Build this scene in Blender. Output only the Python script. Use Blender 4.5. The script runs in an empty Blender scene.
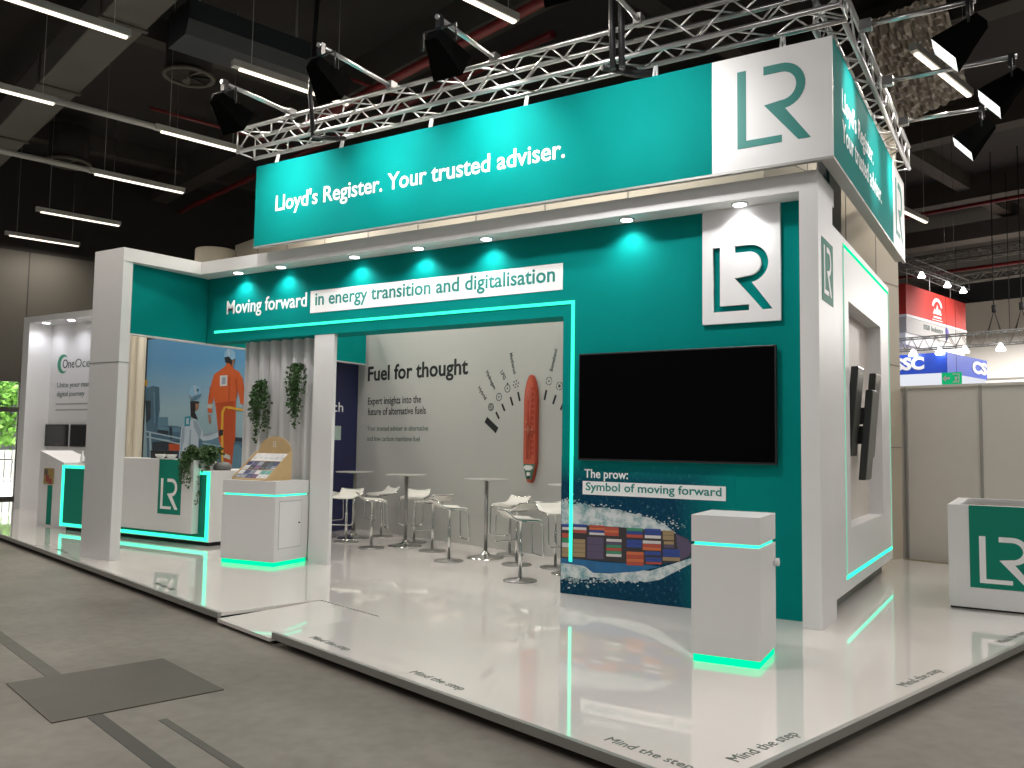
import bpy, math, random
from mathutils import Vector, Matrix
PI = math.pi
S = bpy.context.scene
COL = S.collection
random.seed(7)

# ------------------------------------------------------------------ camera, world, exposure
cd = bpy.data.cameras.new('camera'); cam = bpy.data.objects.new('camera', cd); COL.objects.link(cam)
cd.sensor_width = 36; cd.lens = 36 * 846.9 / 1024; cd.clip_end = 200
def _cam():
    pit, rol, yaw = math.radians(4.073), math.radians(.866), math.radians(31.643)
    r = Vector((1, 0, 0)); f = Vector((0, math.cos(pit), math.sin(pit))); u = Vector((0, -math.sin(pit), math.cos(pit)))
    r2 = r * math.cos(rol) + u * math.sin(rol); u2 = u * math.cos(rol) - r * math.sin(rol)
    m = Matrix((r2, u2, -f)).transposed().to_4x4()
    return Matrix.Translation((0, 0, 1.57)) @ Matrix.Rotation(yaw, 4, 'Z') @ m
cam.matrix_world = _cam(); S.camera = cam
S.view_settings.view_transform = 'Standard'; S.view_settings.look = 'None'
S.view_settings.gamma = 1; S.view_settings.use_curve_mapping = False
S.view_settings.exposure = 0.0
S.cycles.use_denoising = True
S.cycles.max_bounces = 8
wd = bpy.data.worlds.new('world'); S.world = wd; wd.use_nodes = True
wd.node_tree.nodes['Background'].inputs[0].default_value = (1.0, .97, .95, 1)
wd.node_tree.nodes['Background'].inputs[1].default_value = .205

def light(name, kind, loc, energy, color=(1, 1, 1), aim=None, **kw):
    d = bpy.data.lights.new(name, kind); d.energy = energy; d.color = color
    for k, v in kw.items(): setattr(d, k, v)
    o = bpy.data.objects.new(name, d); COL.objects.link(o); o.location = loc
    if aim is not None:
        o.rotation_euler = (Vector(aim) - Vector(loc)).to_track_quat('-Z', 'Y').to_euler()
    return o

# hall grid: turned 15.3 degrees against the stand; origin = front corner of the platform
HU = Vector((.9645, -.2639, 0)); HV = Vector((.2639, .9645, 0)); HO = Vector((-1.309, 3.909, 0)); HA = math.radians(-15.3)
def H(u, v, z=0.): return HO + HU * u + HV * v + Vector((0, 0, z))

# added fill lights without lamp bodies, around camera, stand and far hall
for (u, v, e) in ((-10, -3.5, 8), (-4.5, -3.5, 25), (2, -3.5, 95), (8, -3, 120), (3.2, 2, 75), (9, 3, 120), (4, 8, 75), (10, 9, 130), (-16, -2.5, 15),
                  (-5.2, 4.3, 75), (-8.6, 4.0, 80), (-2.5, .3, 120), (.6, 7.0, 80), (-12.4, 4.4, 110), (-.6, 12, 70), (-2, 17, 250), (-2, 27, 2200), (4, 22, 1000), (-8, 31, 2200)):
    p = H(u, v, 6.42)
    light('hall_lamp_or_fill', 'AREA', p, e, (1, .955, .915), aim=p - Vector((0, 0, 1)), shape='RECTANGLE', size=1.5, size_y=.3)

# ------------------------------------------------------------------ materials
def mat(name, col, rough=.5, metal=0., spec=.5, var=.04, scale=6., bump=0., emit=None, es=1., alpha=None, trans=0., coat=0.):
    m = bpy.data.materials.new(name); m.use_nodes = True
    n, l = m.node_tree.nodes, m.node_tree.links; b = n['Principled BSDF']
    b.inputs['Roughness'].default_value = rough; b.inputs['Metallic'].default_value = metal
    b.inputs['Specular IOR Level'].default_value = spec
    b.inputs['Base Color'].default_value = (*col, 1)
    if coat: b.inputs['Coat Weight'].default_value = coat
    if trans: b.inputs['Transmission Weight'].default_value = trans
    if emit:
        b.inputs['Emission Color'].default_value = (*emit, 1); b.inputs['Emission Strength'].default_value = es
    if var or bump:
        tc = n.new('ShaderNodeTexCoord'); nz = n.new('ShaderNodeTexNoise'); nz.inputs['Scale'].default_value = scale; nz.inputs['Detail'].default_value = 4
        l.new(tc.outputs['Object'], nz.inputs['Vector'])
        if var:
            mx = n.new('ShaderNodeMix'); mx.data_type = 'RGBA'
            mx.inputs[6].default_value = (*[c * (1 - var) for c in col], 1); mx.inputs[7].default_value = (*[min(1, c * (1 + var)) for c in col], 1)
            l.new(nz.outputs['Fac'], mx.inputs[0]); l.new(mx.outputs[2], b.inputs['Base Color'])
        if bump:
            bp = n.new('ShaderNodeBump'); bp.inputs['Strength'].default_value = bump; bp.inputs['Distance'].default_value = .01
            l.new(nz.outputs['Fac'], bp.inputs['Height']); l.new(bp.outputs['Normal'], b.inputs['Normal'])
    return m
def glow(name, col, s):
    m = bpy.data.materials.new(name); m.use_nodes = True
    n, l = m.node_tree.nodes, m.node_tree.links; n.remove(n['Principled BSDF'])
    e = n.new('ShaderNodeEmission'); e.inputs[0].default_value = (*col, 1); e.inputs[1].default_value = s
    l.new(e.outputs[0], n['Material Output'].inputs[0]); return m

WHITE = mat('white_laminate', (.74, .735, .73), .45, var=.015)
WHITE2 = mat('white_satin', (.78, .78, .78), .4, var=.01)
TEAL = mat('teal_fabric', (.002, .225, .206), .65, spec=.03, var=.03)
TEALD = mat('teal_letter', (.006, .22, .19), .5, var=.02)
GREEN = mat('green_panel', (.012, .225, .155), .55, spec=.1, var=.03)
LETW = mat('white_letter', (.86, .86, .86), .5, var=.01)
LETD = mat('dark_letter', (.012, .013, .014), .5, var=.01)
LETG = mat('grey_letter', (.13, .17, .15), .5, var=.01)
NAVY = mat('navy_print', (.016, .02, .075), .4, var=.15, scale=2)
LED = glow('cyan_strip', (.042, 1., .56), 1.75)
LEDG = glow('green_strip', (.0, 1., .42), 1.2)
LAMPM = glow('lamp_diffuser', (1, .88, .72), 2.2)
SPOTM = glow('downlight_lens', (1, 1, 1), 9.)
ALU = mat('aluminium', (.62, .62, .62), .28, .95, var=.03)
ALUD = mat('aluminium_edge', (.36, .355, .335), .4, .5, var=.05)
CHROME = mat('chrome', (.62, .62, .60), .16, 1., var=.02)
STEEL = mat('brushed_steel', (.38, .375, .36), .35, .9, var=.05, scale=20)
BLACK = mat('black_plastic', (.012, .012, .013), .4, var=.05)
SCREEN = mat('screen_glass', (.0015, .0015, .002), .3, var=0, spec=.04)
SCREENG = mat('screen_grey', (.09, .095, .085), .3, var=.02)
BLACKM = mat('matt_black', (.01, .01, .01), .7, var=.1)
FUELW = mat('grey_wall_print', (.46, .46, .435), .45, var=.015)
BEIGE = mat('beige_panel', (.45, .40, .31), .6, var=.04, scale=2)
BROWN = mat('brown_hall_wall', (.062, .056, .045), .7, var=.06, scale=1)
HALLW = mat('pale_hall_wall', (.56, .54, .50), .6, var=.03)
CEIL = mat('dark_ceiling', (.024, .021, .018), .9, var=.2, scale=1.5)
CONC = mat('grey_beam', (.075, .07, .058), .8, var=.12, scale=2)
CONC2 = mat('ceiling_concrete', (.05, .044, .036), .85, var=.15, scale=3)
DUCT = mat('duct_steel', (.085, .078, .062), .6, .0, var=.15, scale=1.5)
RED = mat('red_pipe', (.15, .008, .008), .45, var=.1)
SEATW = mat('seat_white', (.80, .78, .71), .35, var=.02)
LEAF = mat('leaf_green', (.045, .105, .028), .5, var=.45, scale=14)
STEM = mat('stem_green', (.06, .09, .03), .6, var=.2)
WOOD = mat('pale_plywood', (.62, .44, .22), .5, var=.12, scale=12)
PORC = mat('white_porcelain', (.8, .8, .78), .2, var=.01)
GREYP = mat('grey_plastic', (.16, .16, .15), .5, var=.05)
CREAM = mat('cream_slat', (.66, .60, .48), .5, var=.03)
CURT = mat('white_wave_panel', (.64, .64, .645), .45, var=.015)

def deck_mat():
    m = mat('glossy_white_deck', (.84, .795, .75), .03, spec=.6, var=0, coat=.6)
    n, l = m.node_tree.nodes, m.node_tree.links; b = n['Principled BSDF']
    tc = n.new('ShaderNodeTexCoord'); nz = n.new('ShaderNodeTexNoise'); nz.inputs['Scale'].default_value = 1.3
    bp = n.new('ShaderNodeBump'); bp.inputs['Strength'].default_value = .02; bp.inputs['Distance'].default_value = .01
    l.new(tc.outputs['Object'], nz.inputs['Vector']); l.new(nz.outputs['Fac'], bp.inputs['Height']); l.new(bp.outputs['Normal'], b.inputs['Normal'])
    return m
DECK = deck_mat()
def floor_mat():
    m = mat('worn_concrete_floor', (.1, .1, .1), .5, var=0)
    n, l = m.node_tree.nodes, m.node_tree.links; b = n['Principled BSDF']
    tc = n.new('ShaderNodeTexCoord'); n1 = n.new('ShaderNodeTexNoise'); n1.inputs['Scale'].default_value = .55; n1.inputs['Detail'].default_value = 8; n1.inputs['Roughness'].default_value = .62
    n2 = n.new('ShaderNodeTexNoise'); n2.inputs['Scale'].default_value = 9; n2.inputs['Detail'].default_value = 6
    cr = n.new('ShaderNodeValToRGB'); cr.color_ramp.elements[0].position = .3; cr.color_ramp.elements[1].position = .72
    cr.color_ramp.elements[0].color = (.150, .134, .114, 1); cr.color_ramp.elements[1].color = (.275, .248, .215, 1)
    mx = n.new('ShaderNodeMix'); mx.data_type = 'RGBA'; mx.blend_type = 'MULTIPLY'; mx.inputs[0].default_value = .35
    c2 = n.new('ShaderNodeValToRGB'); c2.color_ramp.elements[0].position = .35; c2.color_ramp.elements[1].position = .6
    c2.color_ramp.elements[0].color = (.6, .6, .6, 1); c2.color_ramp.elements[1].color = (1, 1, 1, 1)
    for a, c in ((n1, cr), (n2, c2)):
        l.new(tc.outputs['Object'], a.inputs['Vector']); l.new(a.outputs['Fac'], c.inputs['Fac'])
    l.new(cr.outputs['Color'], mx.inputs[6]); l.new(c2.outputs['Color'], mx.inputs[7]); l.new(mx.outputs[2], b.inputs['Base Color'])
    b.inputs['Roughness'].default_value = .45; b.inputs['Specular IOR Level'].default_value = .3
    return m
FLOOR = floor_mat()

# ------------------------------------------------------------------ mesh helpers
XW = {}
class MB:
    def __init__(s): s.v = []; s.f = []; s.m = []; s.sm = []
    def add(s, vs, fs, m=0, smooth=False):
        b = len(s.v); s.v += [Vector(p) for p in vs]
        for f in fs: s.f.append([b + i for i in f]); s.m.append(m); s.sm.append(smooth)
        return s
    def hexa(s, b4, t4, m=0):
        return s.add(list(b4) + list(t4), [(3, 2, 1, 0), (4, 5, 6, 7), (0, 1, 5, 4), (1, 2, 6, 5), (2, 3, 7, 6), (3, 0, 4, 7)], m)
    def box(s, x0, x1, y0, y1, z0, z1, m=0):
        q = [(x0, y0), (x1, y0), (x1, y1), (x0, y1)]
        return s.hexa([(x, y, z0) for x, y in q], [(x, y, z1) for x, y in q], m)
    def hbox(s, u0, u1, v0, v1, z0, z1, m=0):
        q = [(u0, v0), (u1, v0), (u1, v1), (u0, v1)]
        return s.hexa([H(u, v, z0) for u, v in q], [H(u, v, z1) for u, v in q], m)
    def prism(s, pts, d, m=0, m_side=None):
        """planar polygon (3D points) pushed along d"""
        n = len(pts); d = Vector(d); a = [Vector(p) for p in pts]
        ms = m if m_side is None else m_side
        b = len(s.v); s.v += a + [p + d for p in a]
        s.f.append([b + i for i in range(n)]); s.m.append(m); s.sm.append(False)
        s.f.append([b + n + i for i in reversed(range(n))]); s.m.append(m); s.sm.append(False)
        for i in range(n):
            j = (i + 1) % n; s.f.append([b + i, b + n + i, b + n + j, b + j]); s.m.append(ms); s.sm.append(False)
        return s
    def tube(s, pts, r, n=8, m=0, closed=False, cap=True, r1=None):
        P = [Vector(p) for p in pts]; N = len(P); rings = []
        up = None
        for i, p in enumerate(P):
            a = P[(i - 1) % N] if (i > 0 or closed) else p; c = P[(i + 1) % N] if (i < N - 1 or closed) else p
            t = (c - a).normalized()
            if up is None:
                up = Vector((0, 0, 1)) if abs(t.z) < .9 else Vector((0, 1, 0))
            x = t.cross(up)
            if x.length < 1e-4: x = t.cross(Vector((1, .3, 0)))
            x.normalize(); y = x.cross(t).normalized(); up = y
            rr = r if r1 is None else r + (r1 - r) * i / max(1, N - 1)
            rings.append([p + (x * math.cos(2 * PI * k / n) + y * math.sin(2 * PI * k / n)) * rr for k in range(n)])
        b = len(s.v)
        for g in rings: s.v += g
        M = N if closed else N - 1
        for i in range(M):
            j = (i + 1) % N
            for k in range(n):
                k2 = (k + 1) % n
                s.f.append([b + i * n + k, b + i * n + k2, b + j * n + k2, b + j * n + k]); s.m.append(m); s.sm.append(True)
        if cap and not closed:
            s.f.append([b + k for k in reversed(range(n))]); s.m.append(m); s.sm.append(False)
            s.f.append([b + (N - 1) * n + k for k in range(n)]); s.m.append(m); s.sm.append(False)
        return s
    def lathe(s, prof, c=(0, 0, 0), n=24, m=0, smooth=True):
        c = Vector(c); b = len(s.v)
        for r, z in prof:
            for k in range(n): s.v.append(c + Vector((r * math.cos(2 * PI * k / n), r * math.sin(2 * PI * k / n), z)))
        for i in range(len(prof) - 1):
            for k in range(n):
                k2 = (k + 1) % n
                s.f.append([b + i * n + k, b + i * n + k2, b + (i + 1) * n + k2, b + (i + 1) * n + k]); s.m.append(m); s.sm.append(smooth)
        s.f.append([b + k for k in reversed(range(n))]); s.m.append(m); s.sm.append(False)
        e = b + (len(prof) - 1) * n
        s.f.append([e + k for k in range(n)]); s.m.append(m); s.sm.append(False)
        return s
    def mesh(s, name, mats, inv=None):
        me = bpy.data.meshes.new(name)
        me.from_pydata([tuple(inv @ p if inv else p) for p in s.v], [], s.f)
        for k in (mats if isinstance(mats, (list, tuple)) else [mats]): me.materials.append(k)
        for p, i, sm in zip(me.polygons, s.m, s.sm): p.material_index = i; p.use_smooth = sm
        me.update(); return me
    def part(s, name, mats, parent, bevel=0, label=None, local=False):
        """child mesh; vertices in world space unless local"""
        inv = None if local else XW[parent.name].inverted()
        o = bpy.data.objects.new(name, s.mesh(name, mats, inv)); COL.objects.link(o); o.parent = parent
        XW[o.name] = XW[parent.name]
        if bevel: bev(o, bevel)
        if label: o['label'] = label
        return o
    def top(s, name, mats, label=None, cat=None, group=None, kind=None, bevel=0):
        xs = [p.x for p in s.v]; ys = [p.y for p in s.v]; zs = [p.z for p in s.v]
        loc = Vector(((min(xs) + max(xs)) / 2, (min(ys) + max(ys)) / 2, min(zs)))
        T = Matrix.Translation(loc)
        o = bpy.data.objects.new(name, s.mesh(name, mats, T.inverted())); COL.objects.link(o); o.location = loc
        XW[o.name] = T; tag(o, label, cat, group, kind)
        if bevel: bev(o, bevel)
        return o
def bev(o, w):
    b = o.modifiers.new('bevel', 'BEVEL'); b.width = w; b.segments = 2; b.limit_method = 'ANGLE'; b.angle_limit = .6
def tag(o, label=None, cat=None, group=None, kind=None):
    if label: o['label'] = label
    if cat: o['category'] = cat
    if group: o['group'] = group
    if kind: o['kind'] = kind
def thing(name, label, cat, loc=(0, 0, 0), rz=0., group=None, rot=None):
    o = bpy.data.objects.new(name, None); COL.objects.link(o); o.empty_display_size = .1
    o.location = loc
    R = Matrix.Rotation(rz, 4, 'Z')
    if rot is not None: R = rot.to_matrix().to_4x4(); o.rotation_euler = rot
    else: o.rotation_euler = (0, 0, rz)
    XW[o.name] = Matrix.Translation(loc) @ R
    tag(o, label, cat, group); return o
def copy_tree(o, loc=None, rz=None, label=None, parent=None):
    c = o.copy(); COL.objects.link(c)
    if parent is not None: c.parent = parent
    if loc is not None: c.location = loc
    if rz is not None: c.rotation_euler = (0, 0, rz)
    if label: c['label'] = label
    for ch in list(o.children): copy_tree(ch, parent=c)
    return c

def text_mesh(s, bold=0.):
    cu = bpy.data.curves.new('txt', 'FONT'); cu.body = s; cu.size = 1; cu.resolution_u = 3; cu.fill_mode = 'FRONT' if False else 'BOTH'; cu.extrude = .02; cu.offset = bold
    o = bpy.data.objects.new('txt', cu); COL.objects.link(o)
    bpy.context.view_layer.update()
    dg = bpy.context.evaluated_depsgraph_get()
    me = o.evaluated_get(dg).to_mesh()
    vs = [v.co.copy() for v in me.vertices]; fs = [list(p.vertices) for p in me.polygons]
    o.evaluated_get(dg).to_mesh_clear()
    bpy.data.objects.remove(o); bpy.data.curves.remove(cu)
    return vs, fs
CAP = None
def lettering(mb, s, o, right, width=None, cap=.1, up=(0, 0, 1), m=0, depth=.003, bold=0.):
    """letters with the baseline starting at o, running along `right` over `width`, capitals `cap` high"""
    global CAP
    if CAP is None: CAP = max(v.y for v in text_mesh('H')[0])
    vs, fs = text_mesh(s, bold)
    x0 = min(v.x for v in vs); x1 = max(v.x for v in vs)
    k = cap / CAP; kx = k if width is None else width / (x1 - x0)
    o = Vector(o); R = Vector(right).normalized(); U = Vector(up).normalized(); N = R.cross(U)
    mb.add([o + R * ((v.x - x0) * kx) + U * (v.y * k) + N * (depth * (1 if v.z > 0 else 0)) for v in vs], fs, m)
    return mb

# monogram of an open L and an open R; unit width 1, height 1.105
def arc(cx, cy, r, a0, a1, n):
    return [(cx + r * math.cos(a0 + (a1 - a0) * i / n), cy + r * math.sin(a0 + (a1 - a0) * i / n)) for i in range(n + 1)]
MONO_L = [(0, 0), (.615, 0), (.615, .1), (.123, .1), (.123, 1.105), (0, 1.105)]
_ro, _ri, _cx, _cy = .321, .2, .613, .784
MONO_R = ([(.37, 1.105)] + arc(_cx, _cy, _ro, PI / 2, -PI / 2 + .15, 16) + [(1.0, 0), (.835, 0), (.375, .555)] +
          [(.60, .584)] + arc(_cx, _cy, _ri, -PI / 2 + .02, PI / 2, 14) + [(.37, .984)])
def mono(mb, o, right, w, h=None, up=(0, 0, 1), d=.004, m=0):
    o = Vector(o); R = Vector(right).normalized(); U = Vector(up).normalized(); N = R.cross(U)
    hs = 1 if h is None else h / (1.105 * w)
    for P in (MONO_L, MONO_R):
        mb.prism([o + R * (x * w) + U * (y * w * hs) for x, y in P], N * d, m)
    return mb
def words(parent, m_, s, o, right, width=None, cap=.1, up=(0, 0, 1), depth=.003, bold=0.):
    """a line of lettering, each word a part"""
    def span(q):
        xs = [v.x for v in text_mesh(q, bold)[0]]; return max(xs) - min(xs)
    total = span(s); W_ = s.split(' '); k = 1. if width is None else width / total
    R_ = Vector(right).normalized()
    for i, w_ in enumerate(W_):
        x = total - span(' '.join(W_[i:])); mb = MB()
        lettering(mb, w_, Vector(o) + R_ * (x * k), right, span(w_) * k, cap, up, 0, depth, bold); mb.part('lettering', m_, parent)
def bez_leaf(mb, p, d, s, w=.5, m=0):
    d = Vector(d).normalized(); x = d.cross(Vector((random.uniform(-1, 1), random.uniform(-1, 1), random.uniform(-.3, 1))))
    if x.length < 1e-3: x = Vector((1, 0, 0))
    x.normalize(); n = x.cross(d); p = Vector(p)
    mb.add([p, p + d * s * .45 + x * s * w * .5 + n * s * .1, p + d * s, p + d * s * .45 - x * s * w * .5 + n * s * .1], [(0, 1, 2), (0, 2, 3)], m)

# ------------------------------------------------------------------ hall shell
MB().hbox(-45, 25, -25, 50, -.12, -.10).top('floor', FLOOR, 'worn grey brown concrete hall floor', 'floor', kind='structure')
MB().hbox(-45, 30, -3, 55, 9.0, 9.2).top('ceiling', CEIL, kind='structure')
# left hall wall with a glass door
lw = MB()
lw.hbox(-22.45, -22.15, 2.23, 26, -.1, 6.35); lw.hbox(-22.45, -22.15, -4, 2.23, 3.05, 6.35); lw.hbox(-22.45, -22.15, -4, -.4, -.1, 3.05)
lw.top('wall_left', BROWN, kind='structure')
MB().hbox(-23.2, -22.16, -4, 26, 6.35, 9.0).top('trim_bulkhead', CEIL, kind='structure')
seam = MB()
for v in (.2, 2.2, 4.3, 6.4): seam.hbox(-22.15, -22.142, v, v + .025, 3.1, 6.35)
seam.top('trim_panel_joint', BLACKM, kind='structure')
win = thing('window_1', 'glass door in dark frame at the far left', 'window', H(-22.2, .8, -.1)); win['kind'] = 'structure'
fr = MB()
for v0, v1, z0, z1 in ((-.4, -.28, -.1, 3.05), (2.14, 2.23, -.1, 3.05), (-.28, 2.14, -.1, .06), (-.28, 2.14, 2.97, 3.05), (-.28, 2.14, 2.2, 2.32), (.7, .8, .06, 2.2)):
    fr.hbox(-22.25, -22.13, v0, v1, z0, z1)
fr.part('window_frame', mat('dark_frame', (.05, .045, .04), .5), win)
GLASS = mat('window_glass', (.9, .95, .95), .02, trans=1., var=0)
g = MB(); g.hbox(-22.2, -22.19, -.28, 2.14, 2.32, 2.97); g.hbox(-22.2, -22.19, -.28, .7, .06, 2.2); g.hbox(-22.2, -22.19, .8, 2.14, .06, 2.2); g.part('glass_pane', GLASS, win)
g = MB(); g.tube([H(-22.05, 2.05, .9), H(-22.0, 2.05, 1.0), H(-22.0, 1.2, 1.0), H(-22.0, .9, 1.0)], .02, 8); g.part('push_bar', ALU, win)
# outside the door: pavement, hedge, parked car, fence
sun = light('daylight', 'AREA', H(-27, 0, 7), 6000, (1, .98, .92), aim=H(-28.5, 1, 0), shape='RECTANGLE', size=6, size_y=8)
MB().hbox(-40, -22.5, -8, 8, -.1, -.09).top('ground', mat('pale_paving', (.55, .55, .55), .7), kind='structure')
hedge = MB()
for i in range(5200):
    p = H(random.uniform(-33.5, -31.5), random.uniform(-3.5, 6), random.uniform(1.2, 5.2))
    bez_leaf(hedge, p, (random.uniform(-1, 1), random.uniform(-1, 1), random.uniform(-.6, .8)), random.uniform(.2, .42), .7)
hedge.tube([H(-32.5, -1, -.09), H(-32.4, -1, 2.6)], .12); hedge.tube([H(-32.5, 3, -.09), H(-32.4, 3, 2.6)], .12)
hedge.top('tree_row', mat('sunlit_leaf', (.16, .34, .05), .6, var=.5, scale=3), 'green leafy trees outside the glass door', 'trees', kind='stuff')
fe = MB()
for i in range(38): fe.hbox(-28.04, -28.0, -3 + i * .2, -3 + i * .2 + .16, -.09, 1.15)
fe.hbox(-28.08, -28.04, -3, 4.6, .2, .3); fe.hbox(-28.08, -28.04, -3, 4.6, .8, .9)
fe.top('board_fence', mat('pale_fence', (.6, .6, .55), .7), 'pale board fence outside the glass door', 'fence')
def car():
    t = thing('car', 'pale parked car above the fence outside the glass door', 'car', H(-30.2, 1.2, -.09), HA + PI / 2)
    prof = [(-2.1, .35), (2.1, .35), (2.15, .75), (1.2, .95), (.6, 1.45), (-.9, 1.5), (-1.7, 1.0), (-2.15, .9)]
    MB().prism([(x, -.8, z) for x, z in prof], (0, 1.6, 0)).part('body', mat('car_paint', (.6, .6, .6), .25), t, bevel=.06, local=True)
    MB().prism([(x, -.82, z) for x, z in ((.5, 1.0), (.4, 1.38), (-.8, 1.42), (-1.4, 1.0))], (0, 1.64, 0)).part('window_glass', SCREEN, t, local=True)
    for x in (-1.35, 1.35):
        for y in (-.72, .72):
            w = MB(); w.tube([(x, y - .1, .32), (x, y + .1, .32)], .32, 18); w.part('wheel', BLACK, t, local=True)
    bpy.context.view_layer.update()
car()

# ceiling details ------------------------------------------------------------
dz = 7.6
d = MB(); d.hbox(-30, -7.0, .22, .85, dz, dz + .5)
dt = d.top('ventilation_duct', DUCT, 'wide flat ventilation duct under the dark ceiling, upper left', 'duct', bevel=.02)
for u in (-24, -20.5, -17, -13.6, -10.4):
    dj = MB(); dj.hbox(u, u + .09, .19, .88, dz - .03, dz + .53); dj.part('flange', CONC, dt)
def beam(u0, u1, v0, v1, z0, z1, m, label):
    return MB().hbox(u0, u1, v0, v1, z0, z1).top('ceiling_beam', m, kind='structure')
for v in (5.2, 10.4, 15.6, 20.8): beam(-40, 26, v, v + .45, 8.35, 9.0, CONC2, '')
for u in (-34, -27, -20, -13, -6, 1, 8): beam(u, u + .35, -3, 50, 8.6, 9.0, CONC2, '')
beam(-20, 10, 24.0, 24.7, 8.0, 8.5, CONC, '')
def pipe(name, pts, r, m, label, cat, group=None):
    mb = MB(); mb.tube(pts, r, 10); return mb.top(name, m, label, cat, group)
pipe('sprinkler_pipe', [H(-30, 6.05, 8.2), H(-7, 6.05, 8.2)], .07, RED, 'long red sprinkler pipe running under the ceiling left of the banner', 'pipe')
pipe('sprinkler_pipe', [H(-15.1, 2.6, 8.3), H(-15.1, 5.8, 8.3)], .035, RED, 'thin red pipe beside the round air vent, left', 'pipe')
pipe('sprinkler_pipe', [H(-11, 2.6, 8.3), H(-11, 6.2, 8.3)], .035, RED, 'thin red pipe above the left floodlight arm', 'pipe')
pipe('sprinkler_pipe', [H(-12, 4.3, 7.5), H(-3.5, 4.3, 7.5)], .075, RED, 'thick red pipe behind the middle of the front truss', 'pipe')
pipe('sprinkler_pipe', [H(-14, 26.5, 7.6), H(10, 26.5, 7.6)], .06, RED, 'red pipe far back on the right, below the pale beam', 'pipe')
pipe('sprinkler_pipe', [H(-14, 20.2, 8.0), H(10, 20.2, 8.0)], .05, RED, 'dark red pipe far back on the right, above the pale beam', 'pipe')
def diffuser(loc, r, drop, label):
    t = thing('ceiling_air_vent', label, 'air vent', loc, group='round air vents on the ceiling')
    mb = MB(); mb.lathe([(r * .92, 0), (r * .92, drop)], n=28); mb.part('drum', CEIL, t, local=True)
    ring = MB(); n = 32
    pts = [(r * .96 * math.cos(2 * PI * k / n), r * .96 * math.sin(2 * PI * k / n), -.02) for k in range(n)]
    ring.tube(pts, r * .09, 8, closed=True); ring.part('rim', DUCT, t, local=True)
    for k in range(7):
        a = 2 * PI * k / 7; c, s_ = math.cos(a), math.sin(a)
        v = MB(); q = [(.12 * r, -.1 * r), (.85 * r, -.18 * r), (.85 * r, .18 * r), (.12 * r, .1 * r)]
        v.prism([(x * c - y * s_, x * s_ + y * c, -.04 + (.05 if y > 0 else 0)) for x, y in q], (0, 0, .012)); v.part('vane', DUCT if k in (0, 3) else CEIL, t, local=True)
diffuser(H(-12.1, 2.2, 7.9), .42, .8, 'round air vent right of the flat duct, nearer one')
diffuser(H(-18.7, 2.1, 7.9), .46, .8, 'round air vent half hidden behind the lamp rows at the left')
t = thing('air_unit', 'long dark air unit hanging under the ceiling, upper left', 'air unit', H(-9.9, 2.25, 7.4), HA)
MB().prism([(-.35, -1.1, 0), (.3, -1.1, 0), (.4, -1.1, .2), (.4, -1.1, .5), (-.35, -1.1, .5)], (0, 2.2, 0)).part('housing', mat('blue_black_steel', (.02, .024, .03), .5), t, local=True)
for y in (-.8, .8): MB().tube([(0, y, .5), (0, y, 1.59)], .02).part('hanger_rod', ALUD, t, local=True)

# hall lamps -----------------------------------------------------------------
LAMPH = mat('lamp_housing', (.42, .41, .38), .4, var=.03)
def hall_lamp(u, v0, L, z, label, r0=None):
    t = thing('hall_lamp', label, 'lamp', H(u, v0 + L / 2, z), HA, 'tube lamps hung in rows from the hall ceiling')
    MB().box(-.05, .05, -L / 2 - .1, L / 2 + .03, .025, .115).part('housing', LAMPH, t, local=True)
    MB().box(-.028, .028, -L / 2, L / 2, 0, .025).part('diffuser', LAMPM, t, local=True)
    for y in (-L * .4, L * .4):
        vv = v0 + L / 2 + y; top = 7.6 - z if .2 < vv < .9 else 8.99 - z
        MB().tube([(0, y, .11), (0, y, top)], .004, 6).part('suspension_wire', ALUD, t, local=True)
    p = H(u, v0 + L / 2, z - .03)
    light('hall_lamp_or_fill', 'AREA', p, 70, (1, .92, .82), aim=p - Vector((0, 0, 1)), shape='RECTANGLE', size=.06, size_y=L)
    return t
z = 6.5
k = .908
def ku(u, v): return 2.294 + (u - 2.294) * k, -3.425 + (v + 3.425) * k
for (u, v0, v1, lab) in ((-9.5, -1.35, .32, 'tube lamp cut by the top left corner of the photo'),
        (-12.76, -1.4, .27, 'tube lamp at the left edge, second row from the top left'),
        (-12.74, 2.0, 3.48, 'tube lamp ending at the left end of the front truss'),
        (-16.2, 1.95, 3.78, 'tube lamp in the middle of the left ceiling, third row'),
        (-20.3, 1.97, 3.78, 'short tube lamp above the brown wall, fourth row'),
        (-23.6, 2.03, 3.76, 'lowest tube lamp, just above the brown wall'),
        (-9.34, 1.86, 3.7, 'tube lamp behind the left floodlight arms'),
        (-5.47, 2.6, 3.78, 'tube lamp cut by the top edge, above the middle of the truss'),
        (-2.21, 8.3, 10.31, 'tube lamp crossing behind the right floodlight arms'),
        (-5.55, 16.1, 17.4, 'far tube lamp right of the banner end')):
    (uu, a), (_, b) = ku(u, v0), ku(u, v1)
    hall_lamp(uu, a, b - a, z, lab)
tr = MB(); tr.tube([H(-11.37, -.2, 6.57), H(-11.37, 1.5, 6.57)], .05, 8)
tr.top('cable_tray', LAMPH, 'grey tray joining the two lamps of the second row', 'cable tray')
tr = MB(); tr.tube([H(-14.5, -2.4, 6.57), H(-14.5, 1.4, 6.57)], .05, 8)
tr.top('cable_tray', LAMPH, 'grey tray leading to the lamp of the third row', 'cable tray')

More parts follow.
